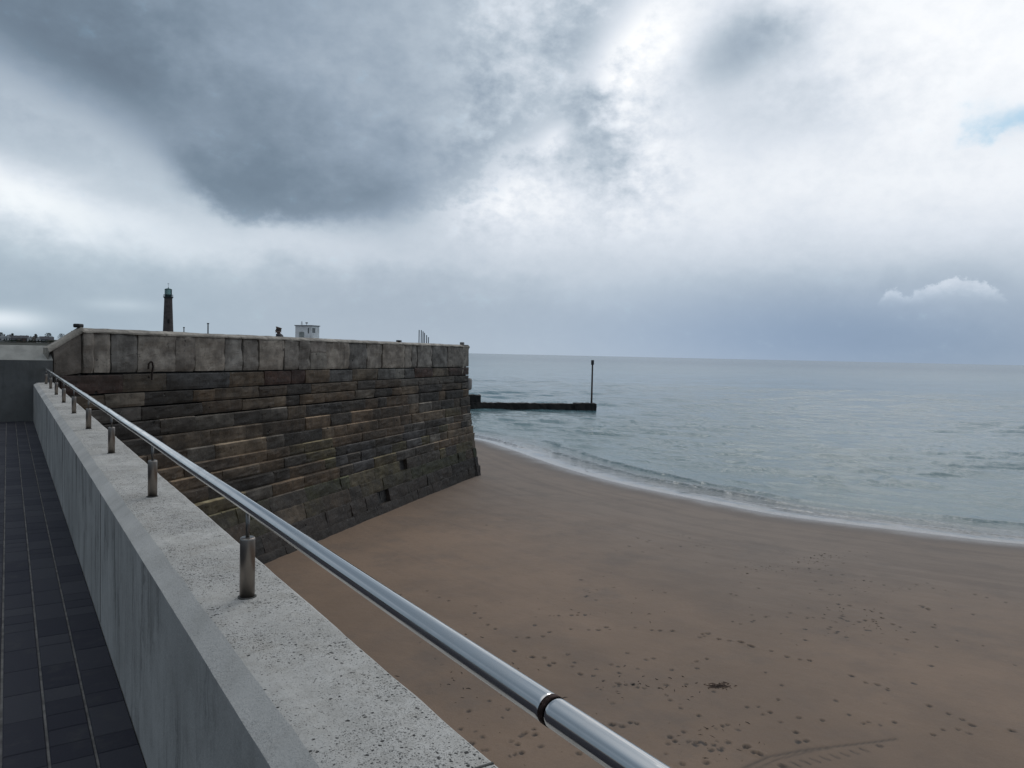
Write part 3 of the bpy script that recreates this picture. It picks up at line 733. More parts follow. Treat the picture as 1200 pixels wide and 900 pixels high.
class Blocks:
    def __init__(s): s.V = []; s.F = []; s.T = []; s.n = 0
    def add(s, fpt, u0, u1, gap_u, w0, w1, back, tone, rough=.012, rnd=.03, nu=None, nv=5, seed=0, bow=0., ledge=1.):
        """fpt(u, w, out) -> xyz of the face; w 0..1 up the block"""
        nu = nu or max(5, min(26, int((u1-u0)/.10)))
        us = np.linspace(u0+gap_u, u1-gap_u, nu); ws = np.r_[np.linspace(w0, w1-.07*(w1-w0), nv-1), w1]
        U, W = np.meshgrid(us, ws, indexing='ij')
        eu = np.minimum(U-us[0], us[-1]-U); ew = np.minimum(W-ws[0], ws[-1]-W)
        edge = -rnd*.55*np.exp(-eu/.015)-rnd*.5*np.exp(-ew/(.05*(w1-w0)))
        out = edge+rough*2.2*fbm2(U*1.7+seed, W*2+seed*.37, 71, 3)+rough*fbm2(U*6+seed, W*6., 72, 2)+bow*np.sin((U-us[0])/(us[-1]-us[0])*math.pi)
        jit = .010*fbm2(U*3+seed, W+seed, 73, 2)
        Pt = fpt(U, W+jit, out); b0 = s.n
        s.V.append(Pt.reshape(-1, 3)); s.F.append(grid_faces(nu, nv)+b0); s.n += nu*nv
        # skirts going back into the wall
        idx = np.arange(nu*nv).reshape(nu, nv)
        loop = np.concatenate([idx[:, 0], idx[-1, 1:], idx[-2::-1, -1], idx[0, -2:0:-1]])
        Pb = fpt(U, W, out*0-back).reshape(-1, 3)[loop]
        s.V.append(Pb); m = len(loop); b1 = s.n; s.n += m
        k = np.arange(m); kn = (k+1) % m
        s.F.append(np.stack([loop[k]+b0, b1+k, b1+kn, loop[kn]+b0], -1))
        T_ = np.tile(np.array(tone), (nu*nv+m, 1)); T_[:nu*nv].reshape(nu, nv, 3)[:, -1] *= ledge  # block tops lightened: lit ledge lines and worn edges put into the tone
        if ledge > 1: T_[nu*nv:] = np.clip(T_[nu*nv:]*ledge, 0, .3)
        s.T.append(T_)
    def build(s, name, mat, parent):
        o = link_mesh(name, np.concatenate(s.V), np.concatenate(s.F), mat, smooth=False, attrs={'tone': np.concatenate(s.T)})
        return place(o, parent)
def face_front(i, s_top_extra=0):
    kap = .12 if i < 10 else .85
    def f(U, W, out):
        s = U; zt = np.vectorize(lambda a: zc(i, a))(s[:, 0])[:, None]; zb = np.vectorize(lambda a: zc(i+1, a))(s[:, 0])[:, None]
        z = zb+(zt-zb)*W
        bn = np.vectorize(base_n)(s[:, 0])[:, None]
        o0, o1 = OFFF[i], OFFF[i+1]
        nn = bn*(o1+(o0-o1)*kap*W)+out
        xy = A0[None, None]+s[..., None]*dvec+nn[..., None]*nvec
        return np.concatenate([xy, z[..., None]], -1)
    return f
def end_s(i, w=.5):
    return S1+ENDO[i+1]+(ENDO[i]-ENDO[i+1])*(.12 if i < 10 else .85)*w
def face_end(i):
    kap = .12 if i < 10 else .85
    def f(U, W, out):      # U measured inward from the corner along -n
        zt, zb = zc(i, S1), zc(i+1, S1); z = zb+(zt-zb)*W
        run = S1+ENDO[i+1]+(ENDO[i]-ENDO[i+1])*kap*W+out
        nf = base_n(S1)*(OFFF[i+1]+(OFFF[i]-OFFF[i+1])*kap*W)
        xy = A0[None, None]+run[..., None]*dvec+(nf-U)[..., None]*nvec
        return np.concatenate([xy, z[..., None]], -1)
    return f
BROWN = [(.095, .070, .048), (.122, .090, .062), (.078, .058, .042), (.140, .112, .082), (.062, .048, .037), (.104, .084, .064)]
GREY = [(.105, .100, .094), (.075, .073, .072), (.13, .125, .115)]
OLIVE = [(.075, .068, .036), (.058, .056, .030), (.09, .078, .046)]
BLACK = [(.032, .030, .029), (.026, .026, .027), (.042, .038, .034)]
BLUE = [(.048, .052, .060), (.065, .068, .075), (.055, .058, .066)]
RUST = [(.074, .042, .032), (.062, .037, .030)]
def pick_tone(i, s):
    r = random.random()
    if i == 0:
        return random.choice(RUST) if r < .22 else random.choice(GREY+BROWN) if r < .8 else random.choice([(.16, .155, .14), (.18, .17, .15)])
    if i < 4: return random.choice(BROWN+GREY) if r < .72 else random.choice(BLACK) if r < .93 else (.16, .145, .125)
    if i < 10:
        if 8 < s < 14 and 7 <= i <= 10 and r < .6: return random.choice(BLUE)
        return random.choice(BROWN) if r < .52 else random.choice(OLIVE) if r < .52+.05*(i-3) else random.choice(BLACK) if r < .9 else random.choice(GREY)
    if i < 12: return random.choice(OLIVE+[(.040, .048, .022)]) if r < .6 else random.choice(BLACK+BROWN)
    return random.choice([(.062, .052, .048), (.052, .044, .040), (.072, .062, .058)]) if r < .72 else random.choice(BLACK)
B = Blocks()
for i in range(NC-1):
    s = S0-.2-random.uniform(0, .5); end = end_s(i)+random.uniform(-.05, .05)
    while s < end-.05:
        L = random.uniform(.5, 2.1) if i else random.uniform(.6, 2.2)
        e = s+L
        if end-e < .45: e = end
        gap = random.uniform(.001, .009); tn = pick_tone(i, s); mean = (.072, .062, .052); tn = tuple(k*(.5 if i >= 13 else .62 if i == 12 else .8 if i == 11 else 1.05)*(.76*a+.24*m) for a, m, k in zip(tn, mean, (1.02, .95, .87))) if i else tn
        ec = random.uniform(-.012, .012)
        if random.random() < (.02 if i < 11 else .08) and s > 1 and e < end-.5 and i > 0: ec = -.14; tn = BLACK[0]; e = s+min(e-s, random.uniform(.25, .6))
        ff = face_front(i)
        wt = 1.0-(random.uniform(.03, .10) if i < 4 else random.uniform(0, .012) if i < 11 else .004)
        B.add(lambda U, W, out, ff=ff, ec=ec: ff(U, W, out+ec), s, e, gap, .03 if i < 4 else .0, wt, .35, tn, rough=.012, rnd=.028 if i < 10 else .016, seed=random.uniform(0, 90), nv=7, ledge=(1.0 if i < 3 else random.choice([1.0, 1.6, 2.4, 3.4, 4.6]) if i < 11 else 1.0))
        s = e
    u = 0.
    while u < 13:
        L = random.uniform(.5, 1.5); ff = face_end(i)
        B.add(lambda U, W, out, ff=ff: ff(U, W, out), u, u+L, .008, .03, .95, .35, pick_tone(i, S1), rough=.03, rnd=.04, seed=random.uniform(0, 90), nv=4)
        u += L
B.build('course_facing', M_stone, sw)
# big pale parapet blocks with a chamfered head
PT = .30                                                  # underside of the chamfer
def face_par(U, W, out):
    z = ZC_far[0]+(PT-ZC_far[0])*W
    xy = A0[None, None]+U[..., None]*dvec+out[..., None]*nvec
    return np.concatenate([xy, z[..., None]], -1)
PAL = [(.235, .208, .180), (.27, .242, .210), (.21, .190, .168), (.24, .222, .200), (.285, .250, .212), (.17, .160, .147)]
B2 = Blocks()
# joints measured along the face
def s_at(px, py, z):
    p = at_z(px, py, .37)[:2]-A0
    r = ray(px, py)[:2]; # intersect ray with the face line
    M = np.array([[r[0], -dvec[0]], [r[1], -dvec[1]]]); k = np.linalg.solve(M, A0); return k[1]
jpx = [111, 131, 163, 207, 229, 265, 286, 304, 334, 351, 364, 383, 410, 431, 449, 475, 484, 490, 507, 525]
js = [S0]+[s_at(x, 400, 0) for x in jpx]+[S1+.02]
for a, b_ in zip(js, js[1:]):
    tn = random.choice(PAL); pr = random.uniform(-.02, .02)
    if random.random() < .25 and b_-a > .7:
        wm = random.uniform(.35, .6)
        for w0, w1 in ((.01, wm-.008), (wm, 1.0)):
            B2.add(lambda U, W, out, pr=pr: face_par(U, W, out+pr), a, b_, .012, w0, w1, .4, tuple(c*random.uniform(.9, 1.1) for c in tn), rough=.018, rnd=.02, seed=random.uniform(0, 90), nv=10)
    else:
        B2.add(lambda U, W, out, pr=pr: face_par(U, W, out+pr), a, b_, random.uniform(.008, .028), .01, 1.0, .4, tn, rough=.022, rnd=.04, seed=random.uniform(0, 90), nv=16)
# return face at the near bend
E0 = np.array([.80, 18.72]); A1 = A0+S0*dvec
def face_ret(U, W, out):
    L = np.linalg.norm(A1-E0); f = np.clip(U/L, 0, 1); top = -.10+(PT+.10)*f; bot = -.70+.10*f
    e = (A1-E0)/L; nn = np.array([e[1], -e[0]])
    z = bot+(top-bot)*W
    xy = E0[None, None]+U[..., None]*e+out[..., None]*nn
    return np.concatenate([xy, z[..., None]], -1)
LR = np.linalg.norm(A1-E0)
B2.add(face_ret, 0.0, LR-.02, .012, .0, 1.0, .3, (.150, .130, .112), rough=.012, rnd=.015, seed=3, nv=10)
def face_ret2(U, W, out):
    p = face_ret(U, W*0, out); p[..., 2] = p[..., 2]-.03-(1-W)*5.6; return p
B2.add(face_ret2, 0.0, LR-.02, .012, .0, 1.0, .3, (.055, .047, .040), rough=.02, rnd=.02, seed=8, nv=14)
# end face of the parapet
def face_pend(U, W, out):
    z = ZC_far[0]+(PT-ZC_far[0])*W
    xy = A0[None, None]+(S1+out)[..., None]*dvec+(-U)[..., None]*nvec
    return np.concatenate([xy, z[..., None]], -1)
u = 0.
while u < 12:
    L = random.uniform(.7, 1.4); B2.add(face_pend, u, u+L, .012, .01, 1., .4, random.choice(PAL), rough=.02, rnd=.03, seed=random.uniform(0, 90), nv=8); u += L
B2.build('parapet', M_pale, sw)
# coping: sloped weathered strip on top, wandering edge
def strip(path_fn, us, name, tn_=None):
    V = []; prof = [(.02, PT-.03), (.012, PT+.002), (-.02, PT+.03), (-.11, .365), (-.14, .372), (-.62, .372), (-.66, .35), (-.66, DECK)]
    for k, u in enumerate(us):
        p, nn, dz, wz = path_fn(u)
        for j, (o_, z) in enumerate(prof):
            jz = .012*fbm2(np.array([u*2.3]), np.array([j*.7]), 81, 3)[0]+.006*fbm2(np.array([u*7.]), np.array([j*.9]), 82, 2)[0]
            jo = .012*fbm2(np.array([u*3.1]), np.array([j*1.7+9]), 83, 3)[0]
            q = p+nn*((o_+jo)*wz)+(tn_*(.9*max(0, -o_)*max(0, 1-(u-S0)/1.5)) if tn_ is not None else 0); V.append((q[0], q[1], z+dz+(jz if j < 7 else 0)))
    nu_, nv_ = len(us), len(prof)
    cap = lambda r: [[r, r+1, r+2, r+3], [r, r+3, r+4, r+5], [r, r+5, r+6, r+7]]
    return V, np.concatenate([grid_faces(nu_, nv_), np.array(cap(0)+cap((nu_-1)*nv_))])
V1, F1 = strip(lambda u: (A0+dvec*u, nvec, 0, 1), np.arange(S0-.02, S1+.06, .07), 'c', dvec)
eR = (A1-E0)/LR; nR = np.array([eR[1], -eR[0]])
V2, F2 = strip(lambda u: (E0+eR*u, nR, -(PT+.09)*(1-u/LR), .30), np.linspace(-.1, LR+.015, 14), 'c')
V3, F3 = strip(lambda u: (A0+dvec*S1-nvec*u, dvec, 0, 1), np.arange(.0, 12, .1), 'c')
allV = np.concatenate([V1, V2, V3]); allF = np.concatenate([F1, F2+len(V1), F3+len(V1)+len(V2)])
place(link_mesh('coping', allV, allF, M_pale, attrs={'tone': np.tile(np.array((.285, .262, .228)), (len(allV), 1))*(1+.35*fbm2(np.arange(len(allV))//8*.21, np.arange(len(allV))*0+.5, 95, 3))[:, None]}), sw)
# solid core and deck behind the facing
def prism(name, poly_top, poly_bot, zt, zb, mat, parent):
    n = len(poly_top); V = [(x, y, zt) for x, y in poly_top]+[(x, y, zb) for x, y in poly_bot]
    Fs = [tuple(range(n)), tuple(range(2*n-1, n-1, -1))]+[(i, i+n, (i+1) % n+n, (i+1) % n) for i in range(n)]
    o = link_mesh(name, V, Fs, mat); return place(o, parent) if parent else o
pa = A0+S0*dvec-nvec*.22; pb = A0+(S1-.22)*dvec-nvec*.22; pc = A0+(S1-.22)*dvec-nvec*13; pd = A0+S0*dvec-nvec*13
core_t = [pa, pb, pc, pd]
# core face follows the batter, kept just behind the blocks
lv = []
for i in range(NC):
    row = []
    for s in np.linspace(S0-.25, 1, 12)*0+np.linspace(S0-.25, S1, 12):
        p = A0+s*dvec+nvec*(base_n(s)*OFFF[max(i-1, 0)]-.16); row.append((p[0], p[1], zc(i, s)))
    for u in np.linspace(.0, 13, 6):
        p = A0+(S1+ENDO[max(i-1, 0)]-.16)*dvec+nvec*(-u-.16); row.append((p[0], p[1], zc(i, S1)))
    lv.append(row)
lv = np.array(lv)
place(link_mesh('mortar_core', lv.reshape(-1, 3), grid_faces(*lv.shape[:2]), M_core), sw)
place(prism('upper_core', [A0+(S0+.2)*dvec-nvec*.1, A0+(S1-.1)*dvec-nvec*.1, A0+(S1-.1)*dvec-nvec*.6, A0+(S0+.2)*dvec-nvec*.6], [A0+(S0+.2)*dvec-nvec*.1, A0+(S1-.1)*dvec-nvec*.1, A0+(S1-.1)*dvec-nvec*.6, A0+(S0+.2)*dvec-nvec*.6], PT, DECK-.2, M_core, None), sw)
place(prism('deck', core_t, core_t, DECK, -6.3, M_deckstone, None), sw)
# a rounded stone bulging from the end face, and an iron hook under the parapet
bm = bmesh.new(); add_box(bm, (0, 0, 0), (.42, .42, .56), .12)
rb = from_bm('bulging_stone', bm, M_deckstone, None, True); pbx = A0+(S1+.14)*dvec-nvec*.16
rb.location = (pbx[0], pbx[1], -1.42); rb.rotation_euler = (0, 0, math.atan2(dvec[1], dvec[0])); place(rb, sw)
M_iron = simple('rusted_iron', (.03, .02, .015), .8, .3, .4, 20)
cu = bpy.data.curves.new('iron_hook', 'CURVE'); cu.dimensions = '3D'; cu.bevel_depth = .022; sp_ = cu.splines.new('POLY')
sh = s_at(174, 440, 0); ph_ = A0+sh*dvec+nvec*.05
hk = [(-.05, .0, -.36), (-.06, .02, -.24), (-.02, .04, -.18), (.02, .05, -.20), (.05, .04, -.30), (.03, .03, -.46), (.04, .01, -.62)]
sp_.points.add(len(hk)-1)
for q, (a, o_, z) in zip(sp_.points, hk):
    p = ph_+dvec*a+nvec*o_; q.co = (p[0], p[1], z-.18, 1)
dg = bpy.context.evaluated_depsgraph_get(); tmp = bpy.data.objects.new('tmp_hook', cu); COL.objects.link(tmp); bpy.context.view_layer.update()
me = bpy.data.meshes.new_from_object(tmp.evaluated_get(bpy.context.evaluated_depsgraph_get())); bpy.data.objects.remove(tmp)
me.materials.clear(); me.materials.append(M_iron); ho = bpy.data.objects.new('iron_hook', me); COL.objects.link(ho); place(ho, sw)

# small dark things on the coping
M_black = simple('black_rubber', (.012, .012, .013), .6)
def lump(name, px, py, size, label, cat, mat=M_black):
    s = s_at(px, py, 0); p = A0+s*dvec-nvec*.17
    bm = bmesh.new(); add_box(bm, (0, 0, size[2]/2), size, size[2]*.3); o = from_bm(name, bm, mat, None, True)
    o.location = (p[0], p[1], .372); o.rotation_euler = (0, 0, math.atan2(dvec[1], dvec[0])+.2); return tag(o, label, cat)
lump('block', 98.5, 383, (.17, .14, .085), 'black block lying on the pale coping where the stone wall bends', 'block')
lump('stone', 472, 402, (.26, .15, .07), 'small dark stone on the coping to the left of the row of steel posts', 'stone')
lump('stone', 545.5, 404, (.20, .18, .12), 'knob of stone on the coping at the seaward corner of the pier', 'stone', M_deckstone)

# ------------------------------------------------------------------ person behind the parapet
def person():
    head = at_d(327.5, 388.0, 31.0)
    fz = DECK; H = head[2]+.13-fz
    r = empty('person', (head[0], head[1], fz), 'person in a dark jacket seen from head to shoulders behind the stone parapet', 'person')
    k = H/1.75
    J = {'pel': (0, 0, .95), 'wa': (0, .0, 1.12), 'ch': (.01, 0, 1.32), 'nk0': (.0, 0, 1.47), 'nk': (-.03, 0, 1.53), 'hd0': (-.045, 0, 1.60), 'hd': (-.05, 0, 1.67), 'hd1': (-.03, 0, 1.735),
         'sl': (.02, .17, 1.42), 'el': (.06, .23, 1.15), 'wl': (-.08, .22, .93), 'hl': (-.14, .21, .86), 'sr': (.02, -.17, 1.42), 'er': (.10, -.23, 1.16), 'wr': (.02, -.23, .92), 'hr': (-.02, -.22, .83),
         'hpl': (0, .09, .90), 'kl': (-.14, .1, .50), 'al': (-.12, .1, .09), 'tl': (-.27, .1, .03), 'hpr': (0, -.09, .90), 'kr': (.02, -.1, .50), 'ar': (.20, -.1, .12), 'tr': (.09, -.1, .03)}
    Rr = {'pel': .15, 'wa': .14, 'ch': .165, 'nk0': .10, 'nk': .058, 'hd0': .075, 'hd': .098, 'hd1': .07, 'sl': .095, 'el': .062, 'wl': .045, 'hl': .042, 'hpl': .105, 'kl': .068, 'al': .048, 'tl': .042}
    Ed = [('pel', 'wa'), ('wa', 'ch'), ('ch', 'nk0'), ('nk0', 'nk'), ('nk', 'hd0'), ('hd0', 'hd'), ('hd', 'hd1'), ('ch', 'sl'), ('sl', 'el'), ('el', 'wl'), ('wl', 'hl'), ('ch', 'sr'), ('sr', 'er'), ('er', 'wr'), ('wr', 'hr'),
          ('pel', 'hpl'), ('hpl', 'kl'), ('kl', 'al'), ('al', 'tl'), ('pel', 'hpr'), ('hpr', 'kr'), ('kr', 'ar'), ('ar', 'tr')]
    names = list(J); idx = {n: i for i, n in enumerate(names)}
    def skin(nm, keep, grow, mat, sub=2):
        ks = [n for n in names if n in keep]; ix = {n: i for i, n in enumerate(ks)}
        me = bpy.data.meshes.new(nm); me.from_pydata([tuple(c*k for c in J[n]) for n in ks], [(ix[a], ix[b_]) for a, b_ in Ed if a in ix and b_ in ix], [])
        o = bpy.data.objects.new(nm, me); COL.objects.link(o)
        o.modifiers.new('s', 'SKIN'); o.modifiers.new('u', 'SUBSURF').levels = sub
        for n in ks:
            rr = Rr.get(n) or Rr[n[:-1]+'l']; sv = me.skin_vertices[0].data[ix[n]]; sv.radius = ((rr+grow)*k,)*2; sv.use_root = n in ('pel', 'hd')
        bpy.context.view_layer.update()
        m2 = bpy.data.meshes.new_from_object(o.evaluated_get(bpy.context.evaluated_depsgraph_get())); bpy.data.objects.remove(o)
        m2.materials.clear(); m2.materials.append(mat); m2.polygons.foreach_set('use_smooth', np.ones(len(m2.polygons), bool))
        q = bpy.data.objects.new(nm, m2); COL.objects.link(q); q.parent = r; return q
    skin('body', set(names), 0, simple('skin', (.11, .07, .055), .6))
    skin('jacket', {'pel', 'wa', 'ch', 'nk0', 'sl', 'el', 'wl', 'sr', 'er', 'wr'}, .018, simple('dark_jacket', (.016, .016, .022), .85))
    skin('trousers', {'pel', 'hpl', 'kl', 'al', 'hpr', 'kr', 'ar'}, .012, simple('dark_trousers', (.02, .02, .028), .85))
    bm = bmesh.new(); bmesh.ops.create_uvsphere(bm, u_segments=20, v_segments=12, radius=.104*k)
    for v in list(bm.verts):
        if v.co.z < -.05*k and v.co.x < -.02*k: bm.verts.remove(v)
    bmesh.ops.translate(bm, vec=(-.033*k, 0, 1.665*k), verts=bm.verts); from_bm('hair', bm, simple('dark_hair', (.025, .02, .017), .7), r, True)
    bm = bmesh.new(); add_box(bm, (-.142*k, 0, 1.64*k), (.04*k, .03*k, .045*k), .012); from_bm('nose', bm, bpy.data.materials['skin'], r, True)
    r.rotation_euler = (0, 0, math.atan2(CR[1], CR[0]))
person()

# ------------------------------------------------------------------ harbour arm, hut, lighthouse, poles
p_l = at_d(197, 400, 215.0); p_h = at_d(360, 400, 84.0)
arm = empty('harbour_arm', (40, 90, DECK), 'long stone harbour arm running out behind the pier parapet to the lighthouse', 'pier')
path = [np.array([8., 33.]), np.array([p_h[0]-1, p_h[1]]), np.array([44., 132.]), np.array([p_l[0]+2, p_l[1]+6])]
def arm_band(half, zt, zb, name, mat):
    L_, R2 = [], []
    for i, p in enumerate(path):
        a = path[max(i-1, 0)]; b_ = path[min(i+1, len(path)-1)]; e = (b_-a)/np.linalg.norm(b_-a); n_ = np.array([e[1], -e[0]]); L_.append(p-n_*half); R2.append(p+n_*half)
    poly = L_+R2[::-1]; return prism(name, poly, poly, zt, zb, mat, None)
place(arm_band(5.0, -1.05, -6.6, 'wall', simple('arm_stone', (.11, .10, .09), .85, 0, .35, .6)), arm)
place(arm_band(4.4, -1.0, -1.04, 'walkway', M_deckstone), arm)

M_brick = simple('dark_brick', (.072, .056, .052), .85, 0, .25, 1.5)
M_white = simple('white_render', (.74, .75, .75), .8, 0, .2, 1.2)
M_glass = bpy.data.materials.new('lantern_glass'); M_glass.use_nodes = True
_b = M_glass.node_tree.nodes['Principled BSDF']; _b.inputs['Base Color'].default_value = (.25, .38, .36, 1); _b.inputs['Roughness'].default_value = .08; _b.inputs['Transmission Weight'].default_value = .75
M_green = simple('verdigris_metal', (.05, .10, .10), .5, .4)
lh = empty('lighthouse', (p_l[0], p_l[1], -1.0), 'tall tapering dark brick lighthouse with a green glazed lantern', 'lighthouse')
zt = at_d(197, 348.3, 215.0)[2]+1.0; ztop = at_d(197, 339.5, 215.)[2]+1.0
bm = bmesh.new(); lathe(bm, [(1.55, 0), (1.52, .5), (1.38, 1.2), (.98, zt-1.0), (.97, zt-.35), (1.08, zt-.2), (1.08, zt-.1)], 10); from_bm('tower', bm, M_brick, lh)
bm = bmesh.new(); lathe(bm, [(1.15, zt-.1), (1.2, zt), (1.2, zt+.12), (1.1, zt+.14)], 24); from_bm('gallery', bm, simple('black_iron', (.02, .02, .022), .6), lh)
bm = bmesh.new()
for k in range(14):
    a = 2*math.pi*k/14; add_box(bm, (1.12*math.cos(a), 1.12*math.sin(a), zt+.38), (.04, .04, .55))
for zz in (.36, .62): lathe(bm, [(1.13, zt+zz), (1.13, zt+zz+.03)], 24)
g_ = from_bm('gallery_rail', bm, bpy.data.materials['black_iron'], lh)
bm = bmesh.new(); lathe(bm, [(.86, zt+.1), (.86, zt+.5), (.80, zt+.5)], 16); lan = from_bm('lantern', bm, M_green, lh)
bm = bmesh.new(); lathe(bm, [(.78, zt+.5), (.78, zt+1.95)], 12); from_bm('lantern_glass', bm, M_glass, lan)
bm = bmesh.new()
for k in range(8):
    a = 2*math.pi*k/8; add_box(bm, (.81*math.cos(a), .81*math.sin(a), zt+1.22), (.09, .09, 1.5))
from_bm('glazing_bar', bm, M_green, lan)
bm = bmesh.new(); lathe(bm, [(.90, zt+1.95), (.88, zt+2.03), (.55, zt+2.18), (.12, zt+2.28), (.09, zt+2.5), (.03, zt+2.55), (.03, zt+3.1)], 16); from_bm('roof', bm, M_green, lh)
bm = bmesh.new(); lathe(bm, [(.03, zt+3.0), (.03, zt+3.6)], 8); add_box(bm, (0, 0, zt+3.4), (.5, .05, .06)); from_bm('weather_vane', bm, bpy.data.materials['black_iron'], lh)
bm = bmesh.new(); add_box(bm, (0, 0, 0), (.42, .2, .9)); wn = from_bm('window', bm, M_core, lh); wn.location = (-.15, -1.28, zt*.55); 

hd_ = math.atan2(CR[1], CR[0])
def scl_d(px): return px/F
hut = empty('white_hut', (p_h[0], p_h[1], -1.0), 'small white flat roofed hut with aerials showing above the pier parapet', 'hut', rz=hd_-.35)
ht = at_d(360, 382.2, 84.)[2]+1.0; wd = 2.02
bm = bmesh.new(); add_box(bm, (0, 0, ht/2), (wd, 1.4, ht-.0), .02); from_bm('wall', bm, M_white, hut)
bm = bmesh.new(); add_box(bm, (0, 0, ht+.04), (wd+.14, 1.54, .09), .015); from_bm('roof', bm, simple('grey_felt', (.20, .20, .21), .8), hut)
M_dark = simple('grey_pane', (.13, .14, .145), .3)
bm = bmesh.new(); add_box(bm, (-.25, -.71, ht-1.45), (.62, .05, .16)); from_bm('vent', bm, M_dark, hut)
bm = bmesh.new(); add_box(bm, (-.2, -.705, ht-.9), (.6, .03, .55)); from_bm('stained_panel', bm, simple('stained_panel', (.30, .32, .31), .8), hut)
bm = bmesh.new(); add_box(bm, (1.015, -.3, ht-.45), (.03, .5, .5)); from_bm('window', bm, M_dark, hut)
bm = bmesh.new(); add_box(bm, (.63, -.705, ht-.5), (.14, .03, .55)); from_bm('window', bm, M_dark, hut)
for ax, hh, n_ in ((-.55, .42, 1), (.05, .30, 2)):
    bm = bmesh.new(); lathe(bm, [(.022, ht+.08), (.022, ht+.08+hh)], 8, ax, -.2)
    if n_ == 1:
        for q in range(3): add_box(bm, (ax, -.2, ht+.2+q*.11), (.30-.06*q, .03, .03))
    else: add_box(bm, (ax, -.2, ht+.33), (.24, .14, .12), .03)
    from_bm('aerial', bm, M_pin, hut)

M_mast = simple('dark_mast', (.04, .042, .045), .6)
def mast(px, ptop, d, r, label):
    p = at_d(px, 395, d); z = at_d(px, ptop, d)[2]
    o = empty('mast', (p[0], p[1], -1.0), label, 'mast', 'masts beyond the parapet')
    bm = bmesh.new(); lathe(bm, [(r*1.3, 0), (r*1.1, .4), (r, z+.6), (r*.8, z+1.0)], 10); from_bm('pole', bm, M_mast, o)
    bm = bmesh.new(); add_box(bm, (0, 0, z+.95), (r*3, r*3, .16), .01); from_bm('pole_cap', bm, M_mast, o)
mast(215.5, 383.5, 120, .07, 'short dark pole just right of the lighthouse')
mast(243.7, 378.8, 120, .09, 'taller dark pole standing alone between the lighthouse and the person')
# row of upright steel fins
M_fin = simple('galvanised_steel', (.20, .22, .235), .5, .4)
tops = [(491.0, 386.6), (493.6, 386.8), (495.6, 388.3), (497.3, 390.0), (499.8, 392.6), (502.0, 395.0)]
hts = ['tallest and leftmost slim steel post in the row above the pier parapet', 'second slim steel post from the left in the row above the pier parapet', 'third slim steel post from the left in the row above the pier parapet',
       'fourth slim steel post from the left in the row above the pier parapet', 'fifth slim steel post from the left, second shortest, above the pier parapet', 'shortest and rightmost slim steel post in the row above the pier parapet']
for (px, py), lb in zip(tops, hts):
    p = at_d(px, 400, 36.0); z = at_d(px, py, 36.)[2]-DECK
    bm = bmesh.new(); add_box(bm, (0, 0, z/2), (.034, .05, z), .008); add_box(bm, (0, 0, .02), (.07, .09, .04), .006)
    o = from_bm('steel_post', bm, M_fin); o.location = (p[0], p[1], DECK); o.rotation_euler = (0, 0, hd_+.5)
    tag(o, lb, 'post', 'row of steel posts behind the parapet')

# ------------------------------------------------------------------ groyne with marker post
ga = at_z(545, 479.2, SEA); gb = at_z(698.5, 481.2, SEA)
gv = (gb-ga)[:2]; GL = np.linalg.norm(gv); gh = math.atan2(gv[1], gv[0])
M_gro = simple('weedy_timber', (.022, .018, .015), .85, 0, .5, 1.2)
gr = empty('groyne', (ga[0], ga[1], SEA), 'low dark seaweed covered groyne reaching into the sea from the pier', 'groyne', rz=gh)
def rough_box(name, c, s, parent, mat, amp=.05, nx=60):
    bm = bmesh.new(); vs = add_box(bm, c, s)
    bmesh.ops.subdivide_edges(bm, edges=[e for e in bm.edges if abs((e.verts[0].co-e.verts[1].co).x) > s[0]*.5], cuts=nx)
    bmesh.ops.subdivide_edges(bm, edges=[e for e in bm.edges if abs((e.verts[0].co-e.verts[1].co).z) > s[2]*.5], cuts=2)
    for v in bm.verts: v.co += Vector((random.uniform(-amp, amp)*.4, random.uniform(-amp, amp), random.uniform(-amp, amp)*.8))
    return from_bm(name, bm, mat, parent)
rough_box('wall', (GL/2-6, .6, .1), (GL+8, 1.1, 1.15), gr, M_gro, .045, 90)
rough_box('end_block', (GL-1.15, .55, .13), (2.3, 1.5, 1.28), gr, M_gro, .04, 10)
ab = at_z(553, 477.5, SEA)
rb2 = rough_box('landward_block', (float(np.linalg.norm((ab-ga)[:2]))-1.9, 1.0, .5), (2.2, 1.4, 1.9), gr, M_gro, .05, 8)
M_post = simple('rusty_marker_post', (.060, .040, .032), .8, .2, .4, 4)
pm = at_z(694.3, 480.7, SEA); zt = at_d(694.3, 422.0, math.hypot(pm[0], pm[1]))[2]
pm = pm[:2]+np.array([-gv[1], gv[0]])/GL*.55
mp = empty('marker_post', (pm[0], pm[1], SEA+.7), 'thin rust brown marker post with a can top standing on the groyne end', 'marker post')
hh = zt-SEA-.7
bm = bmesh.new(); lathe(bm, [(.105, -.1), (.10, .3), (.085, hh-.5), (.08, hh-.1)], 12); from_bm('pole', bm, M_post, mp)
bm = bmesh.new(); lathe(bm, [(.09, hh-.52), (.165, hh-.50), (.165, hh-.02), (.14, hh)], 14); from_bm('topmark', bm, simple('dark_topmark', (.035, .03, .03), .7), mp)

